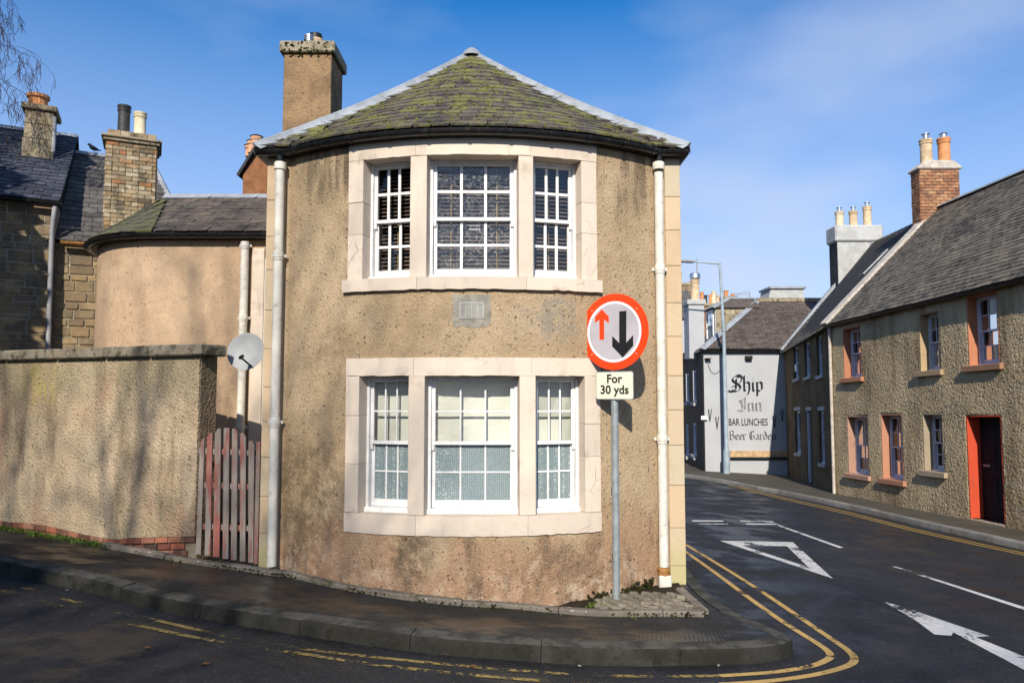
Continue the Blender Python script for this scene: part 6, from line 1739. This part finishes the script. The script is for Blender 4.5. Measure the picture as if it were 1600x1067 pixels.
# birch whose hanging twigs reach into the top left of the picture
BT = (-12.2, 13.2)
rg = random.Random(5)
bt = thing('birch_tree', 'bare birch with fine hanging twigs at the top left', 'tree', (BT[0], BT[1], gz(*BT)))
mb, tw = MB(), MB()
trunk = [Vector((BT[0] + .05 * math.sin(k), BT[1], gz(*BT) - .1 + k * 1.3)) for k in range(11)]
mb.tube(trunk, [.24 - .021 * k for k in range(11)], 9)
def hang(p, d, L, r, lv):
    n = 7; pts = [p]; rs = [r]
    for k in range(n):
        d = (d + Vector((rg.gauss(0, .2), rg.gauss(0, .14), rg.gauss(0, .1) - .10 * lv))).normalized(); p = p + d * (L / n); pts.append(p); rs.append(max(.0035, r * (1 - .8 * (k + 1) / n)))
    (mb if lv == 0 else tw).tube(pts, rs, 5 if lv == 0 else 3, cap=False)
    if lv >= 4: return
    for i in range((7, 5, 4, 3)[lv]):
        k = rg.randint(1, n); a = Vector((rg.gauss(0, 1), rg.gauss(0, .7), rg.gauss(0, .6))).normalized()
        hang(pts[k], (d * .5 + a * .7 + Vector((.12, 0, 0))).normalized(), L * rg.uniform(.42, .66), max(.0045, rs[k] * .55), lv + 1)
for k in range(15):
    z = 5.2 + k * .52; a0 = rg.uniform(-1.1, .9) if k % 3 else rg.uniform(0, 6.3)
    hang(Vector((BT[0], BT[1], gz(*BT) + z)), Vector((math.cos(a0), math.sin(a0), .75)).normalized(), 2.6 * (1 - .02 * k), .05, 0)
mb.build('trunk', MAT['bark'], bt, smooth='all', recalc=False); tw.build('crown', MAT['twig'], bt, recalc=False)

# evergreen beyond the left edge: its round shade lies on the stone house
def evergreen(name, label, base, H, cr, seed, n=2600, z0=1.0, leaf=.16):
    rg = random.Random(seed); b = Vector((base[0], base[1], gz(*base) - .1)); t = thing(name, label, 'tree', b)
    m = MB(); m.tube([b, b + Vector((.05, 0, H * .5)), b + Vector((0, .05, H * .9))], [.22, .15, .04], 8); 
    for k in range(14):
        a0 = rg.uniform(0, 6.3); z = rg.uniform(z0 + .5, H * .8); rr = cr * rg.uniform(.5, .85); p0 = b + Vector((0, 0, z)); m.tube([p0, p0 + Vector((math.cos(a0) * rr, math.sin(a0) * rr, rr * .45))], [.06, .015], 5)
    m.build('trunk', MAT['bark'], t, recalc=False)
    lf = MB(); cl = []
    for k in range(90):
        a0, w = rg.uniform(0, 6.3), rg.uniform(-1, 1); z = z0 + (H - z0) * rg.random(); f = math.sqrt(max(.02, 1 - ((z - z0) / (H - z0) * 2 - .85) ** 2 / 1.33)); rr = cr * f * math.sqrt(rg.uniform(.1, 1)) 
        cl.append((b + Vector((math.cos(a0) * rr, math.sin(a0) * rr, z)), rg.uniform(.35, .7)))
    for k in range(n):
        c_, s_ = rg.choice(cl); p = c_ + Vector((rg.gauss(0, s_ * .5), rg.gauss(0, s_ * .5), rg.gauss(0, s_ * .45))); a = Vector((rg.gauss(0, 1), rg.gauss(0, 1), rg.gauss(0, 1))).normalized(); c2 = a.orthogonal().normalized(); L = leaf * rg.uniform(.7, 1.4)
        lf.add([tuple(p - a * L), tuple(p + c2 * L * .45), tuple(p + a * L), tuple(p - c2 * L * .45)], [(0, 1, 2, 3)])
    lf.build('crown', MAT['leaf'], t, recalc=False)
evergreen('holly_tree', 'dense evergreen standing beyond the left edge of the picture', (-11.9, 8.3), 9.8, 2.6, 3, n=17000, z0=.6, leaf=.28)
# bare street trees behind the viewer: their shade dapples the house, wall and pavement
bare_tree('lime_tree', 'large bare tree behind the viewer left of the road', (-8.2, -17), 18.5, .34, 21, maxlv=7, spread=.62)
bare_tree('lime_tree', 'second bare tree behind the viewer further left', (-13.5, -13), 16.5, .30, 34, maxlv=7, spread=.62)
bare_tree('lime_tree', 'third bare tree behind the viewer, farthest back', (-11.5, -21), 20, .36, 55, maxlv=7, spread=.6)

evergreen('shade_evergreen', 'broad evergreen added behind the viewer to shade the road', (-7.8, -9.0), 10.2, 2.5, 9, n=9000, z0=1.2, leaf=.2)  # unseen evergreens added to shade the left kerb and road
evergreen('shade_evergreen', 'second evergreen added behind the viewer to shade the left kerb', (-12.2, -8.2), 10.6, 2.7, 12, n=9000, z0=1.2, leaf=.2)
# ================================================================ SMALL GREENERY AND LITTER
gr = MB(); rg = random.Random(4)
def tuft(mb, x, y, z, n, h):
    for k in range(n):
        a0 = rg.uniform(0, 6.3); l_ = h * rg.uniform(.5, 1.2); dx, dy = math.cos(a0) * l_ * .6, math.sin(a0) * l_ * .6; w_ = .004
        p = Vector((x + rg.gauss(0, .02), y + rg.gauss(0, .02), z)); s_ = Vector((-math.sin(a0), math.cos(a0), 0)) * w_
        mb.add([tuple(p - s_), tuple(p + s_), tuple(p + Vector((dx * .5, dy * .5, l_ * .7)) + s_ * .7), tuple(p + Vector((dx, dy, l_)))], [(0, 1, 2), (0, 2, 3)])
for k in range(170):
    u = kink + (rg.random() ** 1.3) * 3.6; p = GW.T(u, 0, .03 + abs(rg.gauss(0, .07))); tuft(gr, p.x, p.y, pz(p.x, p.y) - .005, 9, .055)
for q in epath:
    if rg.random() < .5: tuft(gr, q.x + rg.gauss(0, .03), q.y - .06 + rg.gauss(0, .02), pz(q.x, q.y), rg.randint(2, 7), .025)
for k in range(28):
    x = SX + rg.uniform(-.32, .1); y = 7.56 + rg.uniform(-.03, .07); tuft(gr, x, y, pz(x, y) + .03, 6, .03)
tag(stuff(gr.build('grass', MAT['grass'], recalc=False)), 'short green weeds along the foot of the walls', 'grass')
mo = MB()
for k in range(420):
    if 1:
        i_ = int(rg.random() * (len(epath) - 1)); q = epath[i_].lerp(epath[i_ + 1], rg.random())
        if mnoise.noise(Vector((q.x * 2.2, 3.3, 0))) < -.12: continue
        x, y = q.x, q.y - .052 + rg.gauss(0, .008); r = rg.uniform(.004, .015); mo.lathe([(r, -r * .4), (r * .8, r * .2), (r * .3, r * .5)], (x, y, pz(x, y) + rg.uniform(-.004, .04)), 6)
for k in range(260):
    t0 = rg.uniform(.55, .92) * TMAX; q = bow(t0, RB + .02 + abs(rg.gauss(0, .018)), 0); r = rg.uniform(.008, .022) ; z = pz(q.x, q.y) + .02 + abs(rg.gauss(0, .05)) * t0 / TMAX
    mo.lathe([(r, -r * .4), (r * .8, r * .2), (r * .3, r * .5)], (q.x, q.y, z), 6)
for q in epath[30:]:
    for k in range(5):
        x, y = q.x + rg.gauss(0, .03), q.y + .06 + rg.uniform(0, .02); r = rg.uniform(.006, .016); mo.lathe([(r, -r * .4), (r * .8, r * .2), (r * .3, r * .5)], (x, y, pz(x, y) + .03), 6)
tag(stuff(mo.build('moss', MAT['moss'], smooth='all', recalc=False)), 'dark moss clumps along the stone edging', 'moss')
lit = [(320, 1036, 'leaf_brown', .05, 'brown fallen leaf lying on the road left of centre'), (230, 1010, 'leaf_brown', .03, 'small dark leaf on the road below the broken yellow line'), (461, 1023, 'moss', .03, 'dark clump on the worn yellow line'), (740, 1039, 'leaf_brown', .04, 'brown leaf in the gutter below the kerb'),
       (905, 1039, 'kerb_far', .02, 'scrap of pale litter in the gutter below the kerb'), (1123, 1038, 'kerb_far', .014, 'pale scrap of litter in the gutter near the kerb corner'), (104, 921, 'kerb_far', .02, 'pale scrap of litter below the shaded kerb at left')]
for x, y, mt, s_, lb in lit:
    p = G(x, y + 3); m = MB(); k = 7; vs_ = [(p.x + math.cos(i / k * 6.28) * s_ * rg.uniform(.6, 1.2), p.y + math.sin(i / k * 6.28) * s_ * .6 * rg.uniform(.6, 1.2), gz(p.x, p.y) + .006 + rg.uniform(0, .012)) for i in range(k)]
    m.add(vs_ + [(p.x, p.y, gz(p.x, p.y) + .02)], [(i, (i + 1) % k, k) for i in range(k)])
    tag(m.build('fallen_leaf' if 'litter' not in lb else 'litter_scrap', MAT[mt], recalc=False), lb, 'leaf' if 'litter' not in lb else 'litter', 'litter on the road')
